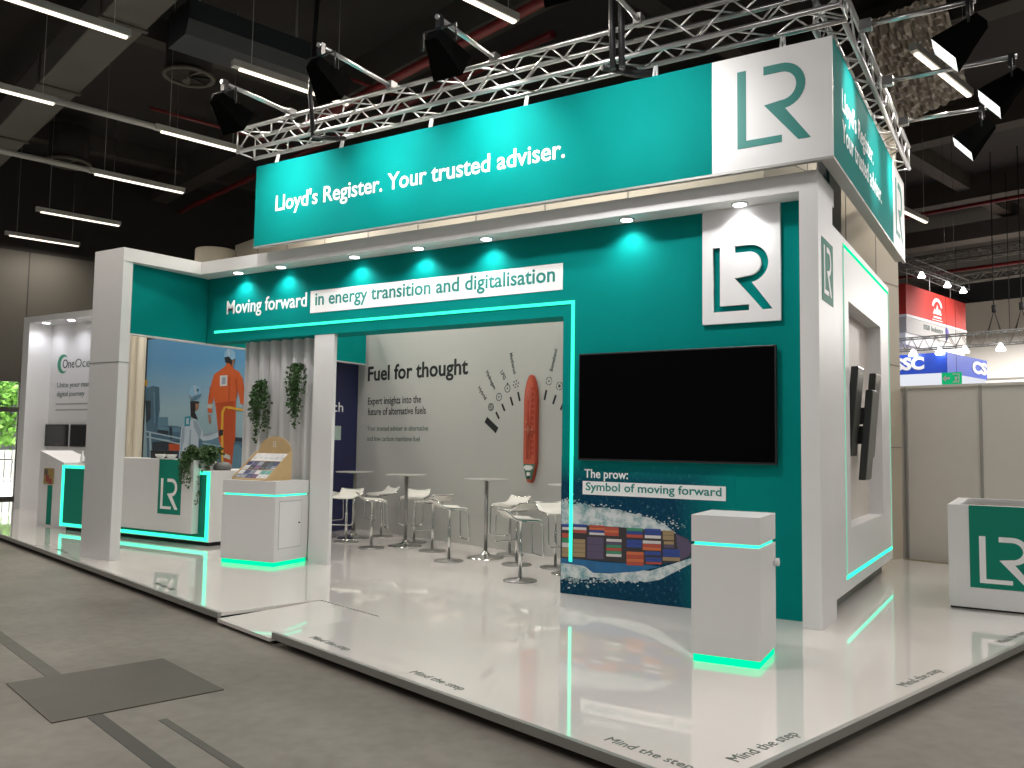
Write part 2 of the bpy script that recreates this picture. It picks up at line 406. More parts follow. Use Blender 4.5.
# ------------------------------------------------------------------ platform
UL, VB = -21.0, 9.3
t = thing('exhibition_platform', 'glossy white raised platform of the exhibition stand', 'platform', H(0, 0, -.1), 0)
R0, R1, RV = -5.23, -4.20, 1.05
outline = [(0, 0), (9, 0), (9, VB), (UL, VB), (UL, 0), (R0, 0), (R0, RV), (R1, RV), (R1, 0)]
outline = [(0, 0), (0, VB), (UL, VB), (UL, 0), (R0, 0), (R0, RV), (R1, RV), (R1, 0)]
mb = MB(); mb.prism([H(u, v, 0) for u, v in outline], (0, 0, -.03)); mb.part('deck', DECK, t)
mb = MB()
for u0, u1 in ((UL, R0), (R1, .012)): mb.hbox(u0, u1, -.012, .022, -.050, .003)
mb.part('edge_trim', ALUD, t)
mb = MB(); mb.hbox(-.022, .012, .022, VB, -.050, .003); mb.part('edge_trim', ALUD, t)
mb = MB(); mb.hbox(UL, R0 - .05, .12, VB - .1, -.1, -.031); mb.hbox(R1 + .05, -.12, .12, VB - .1, -.1, -.031); mb.hbox(R0 - .05, R1 + .05, RV + .02, VB - .1, -.1, -.031)
mb.part('support', BLACKM, t)
mb = MB(); e = .02
mb.hexa([H(R0 + e, -.02, -.075), H(R1 - e, -.02, -.075), H(R1 - e, RV - e, -.03), H(R0 + e, RV - e, -.03)],
        [H(R0 + e, -.02, -.045), H(R1 - e, -.02, -.045), H(R1 - e, RV - e, -.004), H(R0 + e, RV - e, -.004)]); mb.part('ramp', DECK, t)
MB().hbox(R0 + .03, R1 - .03, .03, RV, -.1, -.076).part('support', BLACKM, t)
GRLET = mat('floor_letter', (.10, .13, .105), .5, var=0)
for u0, w in ((-10.9, .55), (-7.2, .55), (-3.85, .55), (-2.5, .55), (-.75, .55)):
    words(t, GRLET, 'Mind the step', H(u0, .13, .001), HU, w, .07, up=HV, depth=.0008)
for v0 in (.4, 2.45, 4.4):
    words(t, GRLET, 'Mind the step', H(-.10, v0, .001), HV, .62, .075, up=-HU, depth=.0008)
# floor plate and joints in the concrete
pl = MB(); pl.hbox(-4.31, -3.24, -1.9, -.85, -.1, -.094)
pl.top('floor_cover_plate', mat('brown_cover_plate', (.070, .060, .042), .5, var=.3, scale=3), 'dark brown square cover plate set in the concrete floor', 'floor plate')
j = MB(); j.hbox(-3.24, -.9, -1.71, -1.62, -.1, -.0975); j.top('trim_1', mat('dark_joint', (.06, .055, .046), .6, var=.2), kind='structure')
j = MB(); j.hbox(-2.9, -.9, -1.41, -1.36, -.1, -.0975); j.top('trim_2', mat('dark_joint_b', (.085, .08, .066), .6, var=.3), kind='structure')
j = MB(); j.hbox(-8, -4.31, -1.65, -1.55, -.1, -.0975); j.top('trim_3', mat('dark_joint_c', (.105, .098, .08), .6, var=.3), kind='structure')

# ------------------------------------------------------------------ main teal wall with opening
YF = 8.08
t = thing('portal_wall', 'large teal wall with a wide opening, its white caption and cyan light line', 'wall', (-3, YF, 0))
pts = [(-10.2, 2.97), (-4.335, 2.97), (-4.335, 0), (-1.766, 0), (-1.766, 3.905), (-10.2, 3.905)]
MB().prism([(x, YF, z) for x, z in pts], (0, .338, 0)).part('panel', TEAL, t)
MB().box(-10.03, -4.195, YF - .012, YF, 3.10, 3.135).box(-4.232, -4.195, YF - .012, YF, .34, 3.10).part('light_strip', LED, t)
words(t, LETW, 'Moving forward', (-9.79, YF, 3.365), (1, 0, 0), 1.58, .185, bold=.012)
cb = MB().box(-8.14, -4.345, YF - .006, YF, 3.265, 3.56).part('caption_strip', LETW, t)
words(t, TEALD, 'in energy transition and digitalisation', (-8.05, YF - .006, 3.365), (1, 0, 0), 3.61, .165, bold=.015)
# sea print low on the wall
def sea_mat():
    m = bpy.data.materials.new('sea_print'); m.use_nodes = True
    n, l = m.node_tree.nodes, m.node_tree.links; b = n['Principled BSDF']; b.inputs['Roughness'].default_value = .5
    b.inputs['Specular IOR Level'].default_value = .03
    tc = n.new('ShaderNodeTexCoord'); sp = n.new('ShaderNodeSeparateXYZ'); l.new(tc.outputs['Generated'], sp.inputs[0])
    mp = n.new('ShaderNodeMapping'); mp.inputs['Scale'].default_value = (60, 1, 34); mp.inputs['Rotation'].default_value = (0, .5, 0); l.new(tc.outputs['Generated'], mp.inputs[0])
    nz = n.new('ShaderNodeTexNoise'); nz.inputs['Scale'].default_value = 1.; nz.inputs['Detail'].default_value = 6; l.new(mp.outputs[0], nz.inputs['Vector'])
    cr = n.new('ShaderNodeValToRGB'); e = cr.color_ramp.elements; e[0].position = .3; e[0].color = (.006, .035, .075, 1); e[1].position = .78; e[1].color = (.10, .22, .25, 1)
    x = e.new(.6); x.color = (.008, .055, .10, 1)
    l.new(nz.outputs['Fac'], cr.inputs[0])
    # blends into the teal wall towards the right and the top
    r1 = n.new('ShaderNodeMapRange'); r1.inputs[1].default_value = .68; r1.inputs[2].default_value = 1.; l.new(sp.outputs[0], r1.inputs[0])
    r2 = n.new('ShaderNodeMapRange'); r2.inputs[1].default_value = .8; r2.inputs[2].default_value = 1.; l.new(sp.outputs[2], r2.inputs[0])
    mxm = n.new('ShaderNodeMath'); mxm.operation = 'MAXIMUM'; l.new(r1.outputs[0], mxm.inputs[0]); l.new(r2.outputs[0], mxm.inputs[1])
    mx = n.new('ShaderNodeMix'); mx.data_type = 'RGBA'; mx.inputs[7].default_value = (.002, .225, .206, 1)
    l.new(mxm.outputs[0], mx.inputs[0]); l.new(cr.outputs[0], mx.inputs[6]); l.new(mx.outputs[2], b.inputs['Base Color'])
    return m
def foam_mat(name, light_c, dark_c, sc=9):
    m = bpy.data.materials.new(name); m.use_nodes = True
    n, l = m.node_tree.nodes, m.node_tree.links; b = n['Principled BSDF']; b.inputs['Roughness'].default_value = .5
    tc = n.new('ShaderNodeTexCoord'); nz = n.new('ShaderNodeTexNoise'); nz.inputs['Scale'].default_value = sc; nz.inputs['Detail'].default_value = 8; nz.inputs['Roughness'].default_value = .7
    cr = n.new('ShaderNodeValToRGB'); e = cr.color_ramp.elements; e[0].position = .36; e[0].color = (*dark_c, 1); e[1].position = .56; e[1].color = (*light_c, 1)
    l.new(tc.outputs['Object'], nz.inputs[0]); l.new(nz.outputs['Fac'], cr.inputs[0]); l.new(cr.outputs[0], b.inputs['Base Color']); return m
SEAM = [sea_mat(), foam_mat('foam', (.62, .66, .66), (.12, .30, .33)), mat('wake_blue', (.012, .12, .28), .5, var=.3, scale=8),
        mat('hull_dark', (.035, .03, .035), .5), mat('c_red', (.42, .07, .045), .5), mat('c_blue', (.025, .06, .27), .5), mat('c_white', (.6, .58, .56), .5),
        mat('c_green', (.04, .25, .13), .5), mat('c_tan', (.32, .23, .12), .5), mat('c_violet', (.09, .07, .13), .5), mat('c_orange', (.55, .14, .05), .5)]
MB().box(-4.336, -2.45, YF - .003, YF, 0.002, 1.45).part('sea_print', SEAM[0], t)
def sx(x): return -4.33 + (x - 562) * (.01218 - .0000078 * (x - 562))
def sz(x, y): return 1.57 - (y - 444.4 - (x - 562) * .0108) * (.01058 - (x - 562) * 8.2e-6)
def flat(mb, pts, lift, m):
    mb.prism([(sx(x), YF - lift, sz(x, y)) for x, y in pts], (0, .0006, 0), m)
pm = MB()
def wav(a, b, n, amp):
    out = []
    for i in range(n + 1):
        f = i / n; out.append((a[0] + (b[0] - a[0]) * f, a[1] + (b[1] - a[1]) * f + random.uniform(-amp, amp)))
    return out
top1 = wav((562, 501), (590, 506), 6, 2) + wav((592, 507), (640, 515), 10, 2) + wav((642, 516), (668, 527), 6, 1.5) + [(676, 534)]
flat(pm, [(562, 527)] + top1 + [(672, 536), (640, 531), (600, 527)], .004, 1)
bot1 = wav((562, 578), (600, 579), 8, 2.2) + wav((602, 580), (645, 584), 9, 2) + [(660, 581), (680, 571), (692, 565), (693, 561)]
flat(pm, [(562, 560), (600, 566), (650, 572), (690, 560)][::-1] + bot1, .004, 1)
flat(pm, [(562, 557), (600, 562), (650, 566), (660, 568), (640, 572), (610, 574), (594, 573), (585, 566), (562, 563)], .0046, 2)
flat(pm, [(562, 524), (600, 526), (640, 529), (672, 533), (688, 540), (694, 549), (690, 558), (680, 563), (650, 566), (600, 561), (562, 558)], .005, 3)
flat(pm, [(676, 535), (688, 541), (693, 549), (689, 557), (679, 562)], .0054, 9)
R_ = random.Random(3)
def crate(x0, y0, x1, y1, cols):
    n = len(cols); sl = .055
    for i, c in enumerate(cols):
        ya = y0 + (y1 - y0) * i / n; yb = y0 + (y1 - y0) * (i + 1) / n - .3
        flat(pm, [(x0, ya), (x1, ya + (x1 - x0) * sl), (x1, yb + (x1 - x0) * sl), (x0, yb)], .006, c)
for c in ((563, 524, 573, 530, (5, 6)), (574, 524, 587, 533, (5, 6, 4)), (590, 525, 605, 535, (4, 10, 5, 6)), (605, 527, 619, 536, (4, 10, 4)), (627, 528, 643, 538, (7, 5, 4)),
          (645, 529, 661, 539, (5, 5, 6)), (663, 531, 674, 541, (8, 8)), (563, 533, 573, 557, (4, 7, 6, 8, 8)), (574, 539, 586, 557, (8, 8, 8, 8)), (588, 537, 604, 559, (9, 9, 9)),
          (607, 539, 622, 557, (6, 9, 7, 4, 7, 6)), (627, 540, 642, 548, (5, 5)), (643, 541, 661, 551, (6, 4, 10)), (627, 552, 644, 566, (10, 4, 10, 4)), (645, 552, 661, 556, (5,)),
          (646, 558, 662, 565, (5, 5, 4)), (663, 550, 680, 562, (5, 5, 8)), (664, 542, 674, 549, (8, 9))):
    crate(*c)
rf = random.Random(11)
for k_ in range(420):
    f_ = rf.random(); top_ = rf.random() < .55
    x_ = 563 + f_ * 122
    if top_: yc = 503 + f_ * 26 + abs(rf.gauss(0, 3.2)) * (-1 if rf.random() < .8 else .7)
    else: yc = 579 - max(0, f_ - .6) * 34 + abs(rf.gauss(0, 3.)) * (1 if rf.random() < .8 else -.7)
    if not top_ and yc > 588: continue
    r_ = rf.uniform(.25, 1.0) * (1.2 - .5 * f_)
    n_ = 5; a_ = rf.random() * 6
    flat(pm, [(x_ + r_ * 1.5 * math.cos(a_ + 6.283 * i / n_), yc + r_ * math.sin(a_ + 6.283 * i / n_)) for i in range(n_)], .0042, 1)
pm.part('ship_print', SEAM, t)
words(t, LETW, 'The prow:', (-4.06, YF - .003, 1.232), (1, 0, 0), .50, .088, bold=.015)
MB().box(-4.078, -2.539, YF - .007, YF, 1.055, 1.195).part('caption_strip', LETW, t)
words(t, TEALD, 'Symbol of moving forward', (-4.04, YF - .007, 1.10), (1, 0, 0), 1.46, .082, bold=.012)

# white frame round it
t = thing('portal_frame', 'white frame of beam, corner column and pillar around the teal wall', 'frame', (-6, 7.9, 0))
MB().box(-10.75, -1.6, 7.78, 8.5, 3.906, 4.08).part('beam', WHITE, t)
q4 = [(-10.76, 6.66), (-10.12, 6.66), (-10.0, 7.78), (-10.75, 7.78)]
MB().hexa([(x, y, 3.906) for x, y in q4], [(x, y, 4.08) for x, y in q4]).part('beam', WHITE, t)
MB().box(-10.76, -10.12, 6.66, 6.80, 0, 3.906).part('column', WHITE, t)
MB().box(-1.764, -1.6, 7.78, 8.42, 0, 3.906).part('pillar', WHITE, t)
MB().box(-10.76, -10.12, 6.655, 6.66, 2.565, 2.571).box(-10.12, -10.115, 6.66, 6.80, 2.565, 2.571).part('joint', GREYP, t)
MB().box(-10.37, -10.22, 6.802, 11.55, 2.97, 3.905).part('side_lintel', TEAL, t)
MB().box(-10.372, -10.216, 6.802, 11.55, 2.96, 2.97).part('edge_strip', WHITE, t)
MB().box(-1.6, -1.596, 7.915, 8.41, 2.92, 3.503).part('side_sign', GREEN, t)
mb = MB(); mono(mb, (-1.596, 7.99, 2.99), (0, 1, 0), .34, .45, d=.003); mb.part('monogram', LETW, t)
for x in (-9.40, -8.56, -7.25, -6.235, -5.26, -3.525, -2.35):
    rim = MB(); rim.lathe([(.075, -.012), (.085, -.004), (.085, 0)], (x, 7.93, 3.906), 20); r_ = rim.part('downlight', ALU, t)
    lens = MB(); lens.lathe([(.062, -.016), (.062, -.0125)], (x, 7.93, 3.906), 20); lens.part('lens', SPOTM, r_)
    light('downlight_beam', 'SPOT', (x, 7.93, 3.885), 34, (1, .99, .98), aim=(x, 8.00, 2.9), spot_size=math.radians(132), spot_blend=.75, shadow_soft_size=.04)

# cut-out logo board
bx0, bx1, bz0, bz1 = -2.757, -1.997, 2.772, 3.905
cu = bpy.data.curves.new('logo_board', 'CURVE'); cu.dimensions = '2D'; cu.fill_mode = 'BOTH'; cu.extrude = .018
def spl(pts):
    s_ = cu.splines.new('POLY'); s_.points.add(len(pts) - 1)
    for q, (x, y) in zip(s_.points, pts): q.co = (x, y, 0, 1)
    s_.use_cyclic_u = True
W_, H_ = bx1 - bx0, bz1 - bz0
spl([(0, 0), (W_, 0), (W_, H_), (0, H_)])
for P in (MONO_L, MONO_R): spl([(.14 * W_ + x * .576 * W_ / .757, .102 * H_ + y * .576 * W_ / .757) for x, y in P])
tmp = bpy.data.objects.new('tmp', cu); COL.objects.link(tmp); bpy.context.view_layer.update()
dg = bpy.context.evaluated_depsgraph_get(); me = bpy.data.meshes.new_from_object(tmp.evaluated_get(dg)); bpy.data.objects.remove(tmp)
me.transform(Matrix.Rotation(PI / 2, 4, 'X')); me.materials.clear(); me.materials.append(WHITE2)
lb = bpy.data.objects.new('logo_board', me); COL.objects.link(lb); lb.location = (bx0, YF - .026, bz0)
tag(lb, 'white board with cut out monogram hung on the teal wall above the big television', 'sign')

# television
t = thing('television', 'big black wall television on the teal wall', 'television', (-3.07, YF, 1.41))
MB().box(-4.105, -2.035, YF - .075, YF - .03, 1.415, 2.54).part('housing', BLACK, t, bevel=.006)
MB().box(-4.088, -2.052, YF - .078, YF - .0745, 1.437, 2.523).part('screen', SCREEN, t)
MB().box(-3.5, -2.6, YF - .03, YF, 1.7, 2.3).part('wall_mount', BLACKM, t)

# ------------------------------------------------------------------ display niche on the right side
XN = -1.6
t = thing('display_niche', 'white box wall with a recessed niche outlined by green light lines, right of the pillar', 'display wall', (-2.0, 10.2, .0))
Y0, Y1, Z0, Z1 = 8.421, 12.1, .17, 3.72
ny0, ny1, nz0, nz1 = 9.2, 11.35, .78, 3.10
mb = MB()
for a in ((Y0, ny0, Z0, Z1), (ny1, Y1, Z0, Z1), (ny0, ny1, Z0, nz0), (ny0, ny1, nz1, Z1)): mb.box(XN - .5, XN, *a)
mb.part('surround', WHITE, t)
MB().box(XN - .5, XN - .16, ny0, ny1, nz0, nz1).part('niche_back', mat('niche_back', (.62, .57, .52), .5), t)
MB().box(XN - .42, XN - .12, Y0 + .02, Y1 - .1, 0, Z0).part('plinth', GREYP, t)
LEDP = glow('pale_green_strip', (.40, 1., .72), .62)
for a, m_ in (((8.92, 8.95, .31, 3.65), LEDP), ((12.02, 12.05, .31, 3.65), LEDP), ((8.92, 12.05, 3.62, 3.65), LEDG), ((8.92, 12.05, .29, .33), LED)):
    MB().box(XN, XN + .006, *a).part('light_strip', m_, t)
for i, (y, zt, zb, xo, lab) in enumerate(((9.27, 2.43, 1.50, 0, 'tall narrow dark screen in the niche, nearest and left'), (9.52, 2.20, 1.25, .10, 'tall narrow dark screen in the niche, middle and lowest'), (10.22, 2.43, 1.48, .03, 'tall narrow dark screen in the niche, farthest'))):
    s_ = thing('display_screen', lab, 'screen', (XN - .06 + xo, y, zb), group='three narrow screens in the side niche')
    h = zt - zb; tl = .085
    def lean(x, zz): return x + tl * zz / h
    def slab(x0, x1, y0, y1, z0, z1):
        m2 = MB(); q = [(x0, y0), (x1, y0), (x1, y1), (x0, y1)]
        return m2.hexa([(lean(x, z0), y_, z0) for x, y_ in q], [(lean(x, z1), y_, z1) for x, y_ in q])
    slab(-.02, .05, 0, .36, 0, h).part('housing', mat('screen_case', (.028, .03, .028), .3, var=.02), s_, local=True, bevel=.008)
    slab(.05, .054, .012, .348, .015, h - .015).part('glass', SCREENG, s_, local=True)
    slab(-.098 - xo, -.02, .12, .24, h * .4, h * .6).part('bracket', BLACK, s_, local=True)
sp_ = MB(); sp_.prism([(x, 8.9, z) for x, z in ((-2.6, 4.085), (-2.0, 4.085), (-1.9, 4.085))] , (0, 0, 0)) if False else None
bs = MB(); prof = [(9.9, 4.1), (10.62, 4.1), (10.64, 4.72), (10.55, 4.80), (10.25, 4.86), (9.9, 4.88)]
bs.prism([(-2.05, y, z) for y, z in prof], (.14, 0, 0)); bst = bs.top('loudspeaker_case', BLACK, 'black rounded case standing behind the top of the right pillar', 'case', bevel=.03)
bs = MB(); bs.box(-2.05, -1.91, 10.0, 10.55, 3.72, 4.1); bs.part('stand', BLACKM, bst)

# ------------------------------------------------------------------ counters
def led_counter(label, x, y, rz, w, d, h, zl, name='display_plinth'):
    t = thing(name, label, 'counter', (x, y, 0), rz)
    def b_(e, z0, z1): return MB().box(e, w - e, e, d - e, z0, z1)
    b_(0, .055, zl - .012).part('body', WHITE, t, bevel=.003, local=True)
    b_(0, zl + .012, h).part('top_block', WHITE, t, bevel=.003, local=True)
    b_(.02, zl - .012, zl + .012).part('light_strip', LED, t, local=True)
    b_(.012, 0, .055).part('light_strip', LEDG, t, local=True)
    return t
pd = led_counter('slim white podium with green light lines standing in front of the ship print', -2.19, 6.13, math.radians(3.5), .5, .57, 1.07, .86, 'podium')
MB().box(.1, .3, .12, .42, 1.07, 1.0705).part('top_inlay', WHITE2, pd, local=True)
kn = MB(); kn.tube([(.5, .52, .70), (.535, .52, .70)], .03, 16); kn.part('knob', WHITE2, pd, local=True)
c2 = led_counter('white counter with a small door, carrying the wooden leaflet rack', -8.97, 7.45, math.radians(6), .88, .64, 1.06, .88, 'leaflet_counter')
dr = MB(); dr.box(.88, .884, .08, .50, .22, .80); dr.part('door', WHITE2, c2, local=True)
dj = MB()
for a in ((.072, .08, .212, .808), (.50, .508, .212, .808), (.08, .50, .212, .22), (.08, .50, .80, .808)): dj.box(.88, .8815, *a)
dj.part('door_gap', mat('gap_grey', (.42, .42, .42), .6), c2, local=True)
dk = MB(); dk.tube([(.884, .455, .52), (.9, .455, .52)], .009, 8); dk.part('lock', BLACK, c2, local=True)

# reception counter
t = thing('reception_counter', 'long white and green reception counter edged with cyan light, behind the corner column', 'counter', (-12.3, 8.6, 0))
MB().box(-14.2, -10.38, 8.40, 8.95, .06, 1.11).box(-11.0, -10.38, 8.95, 9.9, .06, 1.11).part('body', WHITE, t)
MB().box(-14.17, -10.41, 8.392, 8.40, .09, 1.08).part('front_panel', GREEN, t)
for a in ((-14.19, -14.12, .07, 1.10), (-10.455, -10.39, .07, 1.10), (-14.12, -10.455, 1.05, 1.10), (-14.12, -10.455, .075, .125)):
    MB().box(a[0], a[1], 8.384, 8.392, a[2], a[3]).part('light_strip', LED, t)
MB().box(-14.1, -10.42, 8.45, 8.9, 0, .06).part('plinth', BLACKM, t)
MB().box(-12.7, -10.61, 8.27, 8.384, .18, 1.265).box(-12.7, -10.61, 8.384, 8.68, 1.112, 1.265).part('raised_front', WHITE, t)
MB().box(-11.41, -10.875, 8.264, 8.27, .44, 1.262).part('logo_panel', GREEN, t)
mb = MB(); mono(mb, (-11.345, 8.264, .515), (1, 0, 0), .41, .46, d=.004); mb.part('monogram', LETW, t)
# little side counter left of it
t = thing('side_counter', 'low white counter with sloped top left of the reception counter', 'counter', (-15.0, 9.0, 0))
MB().prism([(-15.3, 8.62, 0), (-14.55, 8.62, 0), (-14.55, 8.62, 1.13), (-15.3, 8.62, 1.33)], (0, .6, 0)).part('body', WHITE, t)
MB().box(-15.0, -14.86, 8.612, 8.62, .03, .72).part('green_stripe', GREEN, t)
MB().box(-14.56, -14.28, 8.62, 9.2, 0, 1.0).part('end_block', WHITE, t)
MB().box(-14.56, -14.28, 8.61, 8.62, .9, .93).part('light_strip', LED, t)
LEAFC = [mat('print_a', (.35, .25, .08), .5), mat('print_b', (.30, .05, .05), .5), mat('print_c', (.10, .09, .07), .5)]
t = thing('flower_print', 'multicoloured leaflet pinned to the end of the low side counter', 'leaflet', (-14.95, 8.61, .74))
q = MB(); q.box(-15.12, -14.82, 8.600, 8.611, .74, 1.02, 0); q.box(-15.05, -14.95, 8.597, 8.600, .78, .9, 1); q.box(-14.95, -14.86, 8.597, 8.600, .74, .84, 1); q.box(-15.1, -15.0, 8.597, 8.600, .9, 1.0, 2)
q.part('sheet', LEAFC, t)

# right counter with glass top
t = thing('display_counter', 'white display counter with green monogram panel and glass top at the right edge', 'counter', (-.2, 10.4, 0))
x0, x1, y0, y1, h = -.765, .24, 9.71, 11.2, 1.03
mb = MB(); mb.box(x0, x1, y0, y1, .02, h - .14)
for a in ((x0, x0 + .11, y0, y1), (x1 - .11, x1, y0, y1), (x0 + .11, x1 - .11, y0, y0 + .09), (x0 + .11, x1 - .11, y1 - .09, y1)): mb.box(*a, h - .14, h)
mb.part('body', WHITE2, t)
MB().box(x0 + .11, x1 - .11, y0 + .09, y1 - .09, h - .05, h - .03).part('glass_top', mat('smoked_glass', (.16, .14, .12), .08), t)
MB().box(-.575, .055, y0 - .006, y0, .22, h).part('logo_panel', GREEN, t)
mb = MB(); mono(mb, (-.49, y0 - .006, .27), (1, 0, 0), .46, .46, d=.004); mb.part('monogram', LETW, t)
MB().box(x0 + .01, x1 - .01, y0 + .01, y1 - .01, 0, .02).part('plinth', BLACKM, t)

# ------------------------------------------------------------------ wave panel, column, navy wall, fuel wall
def wave(x0, x1, y, z0, z1, per, dep):
    mb = MB(); n = int((x1 - x0) / per * 10); P = []
    for i in range(n + 1):
        x = x0 + (x1 - x0) * i / n; ph = ((x - x0) / per) % 1.
        w = max(-1, min(1, 1.6 * math.sin(2 * PI * ph)))
        P.append((x, y + dep / 2 * w))
    fr_ = [(x, yy, z0) for x, yy in P]; b = len(fr_)
    vs = fr_ + [(x, yy, z1) for x, yy in P] + [(x, yy + .03, z0) for x, yy in P] + [(x, yy + .03, z1) for x, yy in P]
    fs = []
    for i in range(n):
        fs += [(i, i + 1, b + i + 1, b + i), (2 * b + i + 1, 2 * b + i, 3 * b + i, 3 * b + i + 1), (b + i, b + i + 1, 3 * b + i + 1, 3 * b + i), (i + 1, i, 2 * b + i, 2 * b + i + 1)]
    fs += [(0, b, 3 * b, 2 * b), (n, 2 * b + n, 3 * b + n, b + n)]
    return mb.add(vs, fs, smooth=False)
wave(-9.62, -8.055, 8.30, 0, 2.968, .215, .085).top('wave_panel', CURT, 'white wavy panel with two hanging plants, left of the white column', 'panel')
wave(-16.35, -15.46, 10.70, 0, 4.0, .21, .085).top('wave_panel', CREAM, 'cream ribbed panel at the left edge of the photo mural', 'panel')
MB().box(-8.05, -7.70, 8.085, 8.14, 0, 2.968).top('column', WHITE, 'square white column under the teal wall beside the wavy panel', 'column')
t = thing('navy_banner', 'dark navy printed wall at the far left end of the lounge', 'wall', (-10.62, 11.0, 0))
MB().box(-10.72, -10.52, 10.3, 11.70, 0, 3.4).part('panel', NAVY, t)
MB().box(-10.52, -10.517, 11.02, 11.28, 1.60, 1.85).part('pale_square', mat('pale_green_card', (.38, .48, .42), .5), t)
words(t, LETW, 'ch', (-10.52, 11.06, 2.10), (0, 1, 0), .26, .17)
FA = Vector((-5.633, 10.537, 0)); FD = Vector((.9721, -.2347, 0)); FN = Vector((FD.y, -FD.x, 0))  # FN faces the lounge
FR = math.atan2(FD.y, FD.x)
def FW(s_, z, out=0.): return FA + FD * s_ + FN * out + Vector((0, 0, z))
t = thing('fuel_wall', 'pale grey printed wall behind the bar stools with large dark headline', 'wall', FW(-2, 0), 0)
mb = MB(); mb.hexa([FW(-5.1, 0), FW(3.6, 0), FW(3.6, 0, -.12), FW(-5.1, 0, -.12)], [FW(-5.1, 4.0), FW(3.6, 4.0), FW(3.6, 4.0, -.12), FW(-5.1, 4.0, -.12)]); mb.part('panel', FUELW, t)
def fl(s_, s0, z, w, cap, m, bold=.008):
    words(t, m, s_, FW(s0, z, .0005), FD, w, cap, depth=.002, bold=bold)
fl('Fuel for thought', -4.745, 2.675, 2.715, .25, LETD, .022)
fl('Expert insights into the', -4.72, 2.245, 1.52, .125, LETD); fl('future of alternative fuels', -4.715, 2.055, 1.65, .125, LETD)
fl('Your trusted adviser in alternative', -4.725, 1.775, 1.73, .085, LETG); fl('and low carbon maritime fuel', -4.72, 1.595, 1.51, .085, LETG)
LETM = mat('charcoal_letter', (.05, .06, .055), .5, var=0)
def bar(a, b, w, m=LETD):
    a, b = Vector(a), Vector(b); dd = (b - a).normalized(); nn = Vector((-dd.y, dd.x)) * w / 2
    mb = MB(); mb.prism([FW(q.x, q.y, .0005) for q in (a + nn, b + nn, b - nn, a - nn)], FN * .002); mb.part('dial_mark', m, t)
bar((-1.60, 1.945), (-1.345, 1.775), .10)
for a, b in (((-1.377, 2.057), (-1.305, 1.955)), ((-1.248, 2.176), (-1.185, 2.07)), ((-1.067, 2.277), (-1.015, 2.149)), ((-.91, 2.347), (-.868, 2.212)),
             ((-.333, 2.357), (-.37, 2.214)), ((-.148, 2.279), (-.203, 2.152)), ((-.002, 2.16), (-.058, 2.064)), ((.12, 2.06), (.05, 1.96))): bar(a, b, .036)
for a, b, s_, rev in (((-1.769, 2.454), (-1.605, 2.262), 'Hybrid', 0), ((-1.593, 2.695), (-1.407, 2.417), 'Hydrogen', 0), ((-1.27, 2.679), (-1.192, 2.554), 'LPG', 0),
                      ((-1.071, 2.941), (-.979, 2.627), 'Methanol', 0), ((-.25, 2.627), (-.158, 2.938), 'Biomethanol', 1), ((.0, 2.53), (.14, 2.80), 'Ammonia', 1)):
    a, b = Vector(a), Vector(b); dd = (b - a); L_ = dd.length; dd.normalize(); nn = Vector((-dd.y, dd.x))
    a = a - nn * .03
    words(t, LETM, s_, FW(a.x, a.y, .0005), FD * dd.x + Vector((0, 0, dd.y)), L_, .06, up=FD * nn.x + Vector((0, 0, nn.y)), depth=.002, bold=.015)
def ring2(c, r, w, n=22, gap=0):
    mb = MB()
    for k in range(n):
        if gap and k % gap == 0: continue
        a0, a1 = 2 * PI * k / n, 2 * PI * (k + 1) / n
        mb.prism([FW(c[0] + rr * math.cos(a), c[1] + rr * math.sin(a), .0005) for rr, a in ((r, a0), (r, a1), (r - w, a1), (r - w, a0))], FN * .002)
    return mb
def dot(mb, c, r, n=10):
    mb.prism([FW(c[0] + r * math.cos(2 * PI * k / n), c[1] + r * math.sin(2 * PI * k / n), .0005) for k in range(n)], FN * .002)
for i, c in enumerate(((-1.489, 2.136), (-1.316, 2.285), (-1.134, 2.408), (-.955, 2.468), (-.286, 2.485), (-.083, 2.405), (.08, 2.30))):
    mb = MB() if i == 3 else ring2(c, .062, .011, gap=5 if i in (4, 5) else 0)
    if i == 0:
        for k in range(6): dot(mb, (c[0] + .036 * math.cos(k * PI / 3), c[1] + .036 * math.sin(k * PI / 3)), .012, 6)
    if i == 3:
        for k in range(6): dot(mb, (c[0] + .055 * math.cos(k * PI / 3 + .3), c[1] + .05 * math.sin(k * PI / 3 + .3)), .014, 6)
    dot(mb, c, .014)
    if i == 5: dot(mb, c, .024)
    if i == 2: dot(mb, (c[0], c[1] + .072), .018, 6)
    mb.part('icon', LETM, t)

# ship model seen from above, mounted on the fuel wall
t = thing('ship_model', 'long red ship model hung upright on the grey lounge wall', 'model', FW(-.60, 1.0), FR)
half = [(.035, 1.02), (.06, 1.06), (.122, 1.29), (.128, 1.31), (.128, 2.20), (.113, 2.36), (.078, 2.49), (.036, 2.57), (0, 2.59)]
out_ = [(-x, z_ - 1.) for x, z_ in half] + [(x, z_ - 1.) for x, z_ in reversed(half[:-1])]
HULL = mat('ship_red', (.40, .055, .025), .4, var=.1, scale=10); DECKR = mat('deck_red', (.50, .095, .05), .5, var=.1, scale=14)
MB().prism([(x, 0, z_) for x, z_ in out_], (0, -.06, 0)).part('hull', HULL, t, local=True, bevel=.008)
inn = [(x * .84, .06 + (z_ - .05) * .975) for x, z_ in out_]
MB().prism([(x, -.058, z_) for x, z_ in inn], (0, -.008, 0)).part('deck', DECKR, t, local=True)
q = MB()
for x in (-.05, -.02, .02): q.tube([(x, -.07, .36), (x, -.07, 1.40)], .005, 6)
q.part('deck_pipe', HULL, t, local=True)
q = MB()
for z_ in [.42 + i * .085 for i in range(12)]: q.box(.032, .085, -.074, -.066, z_, z_ + .05)
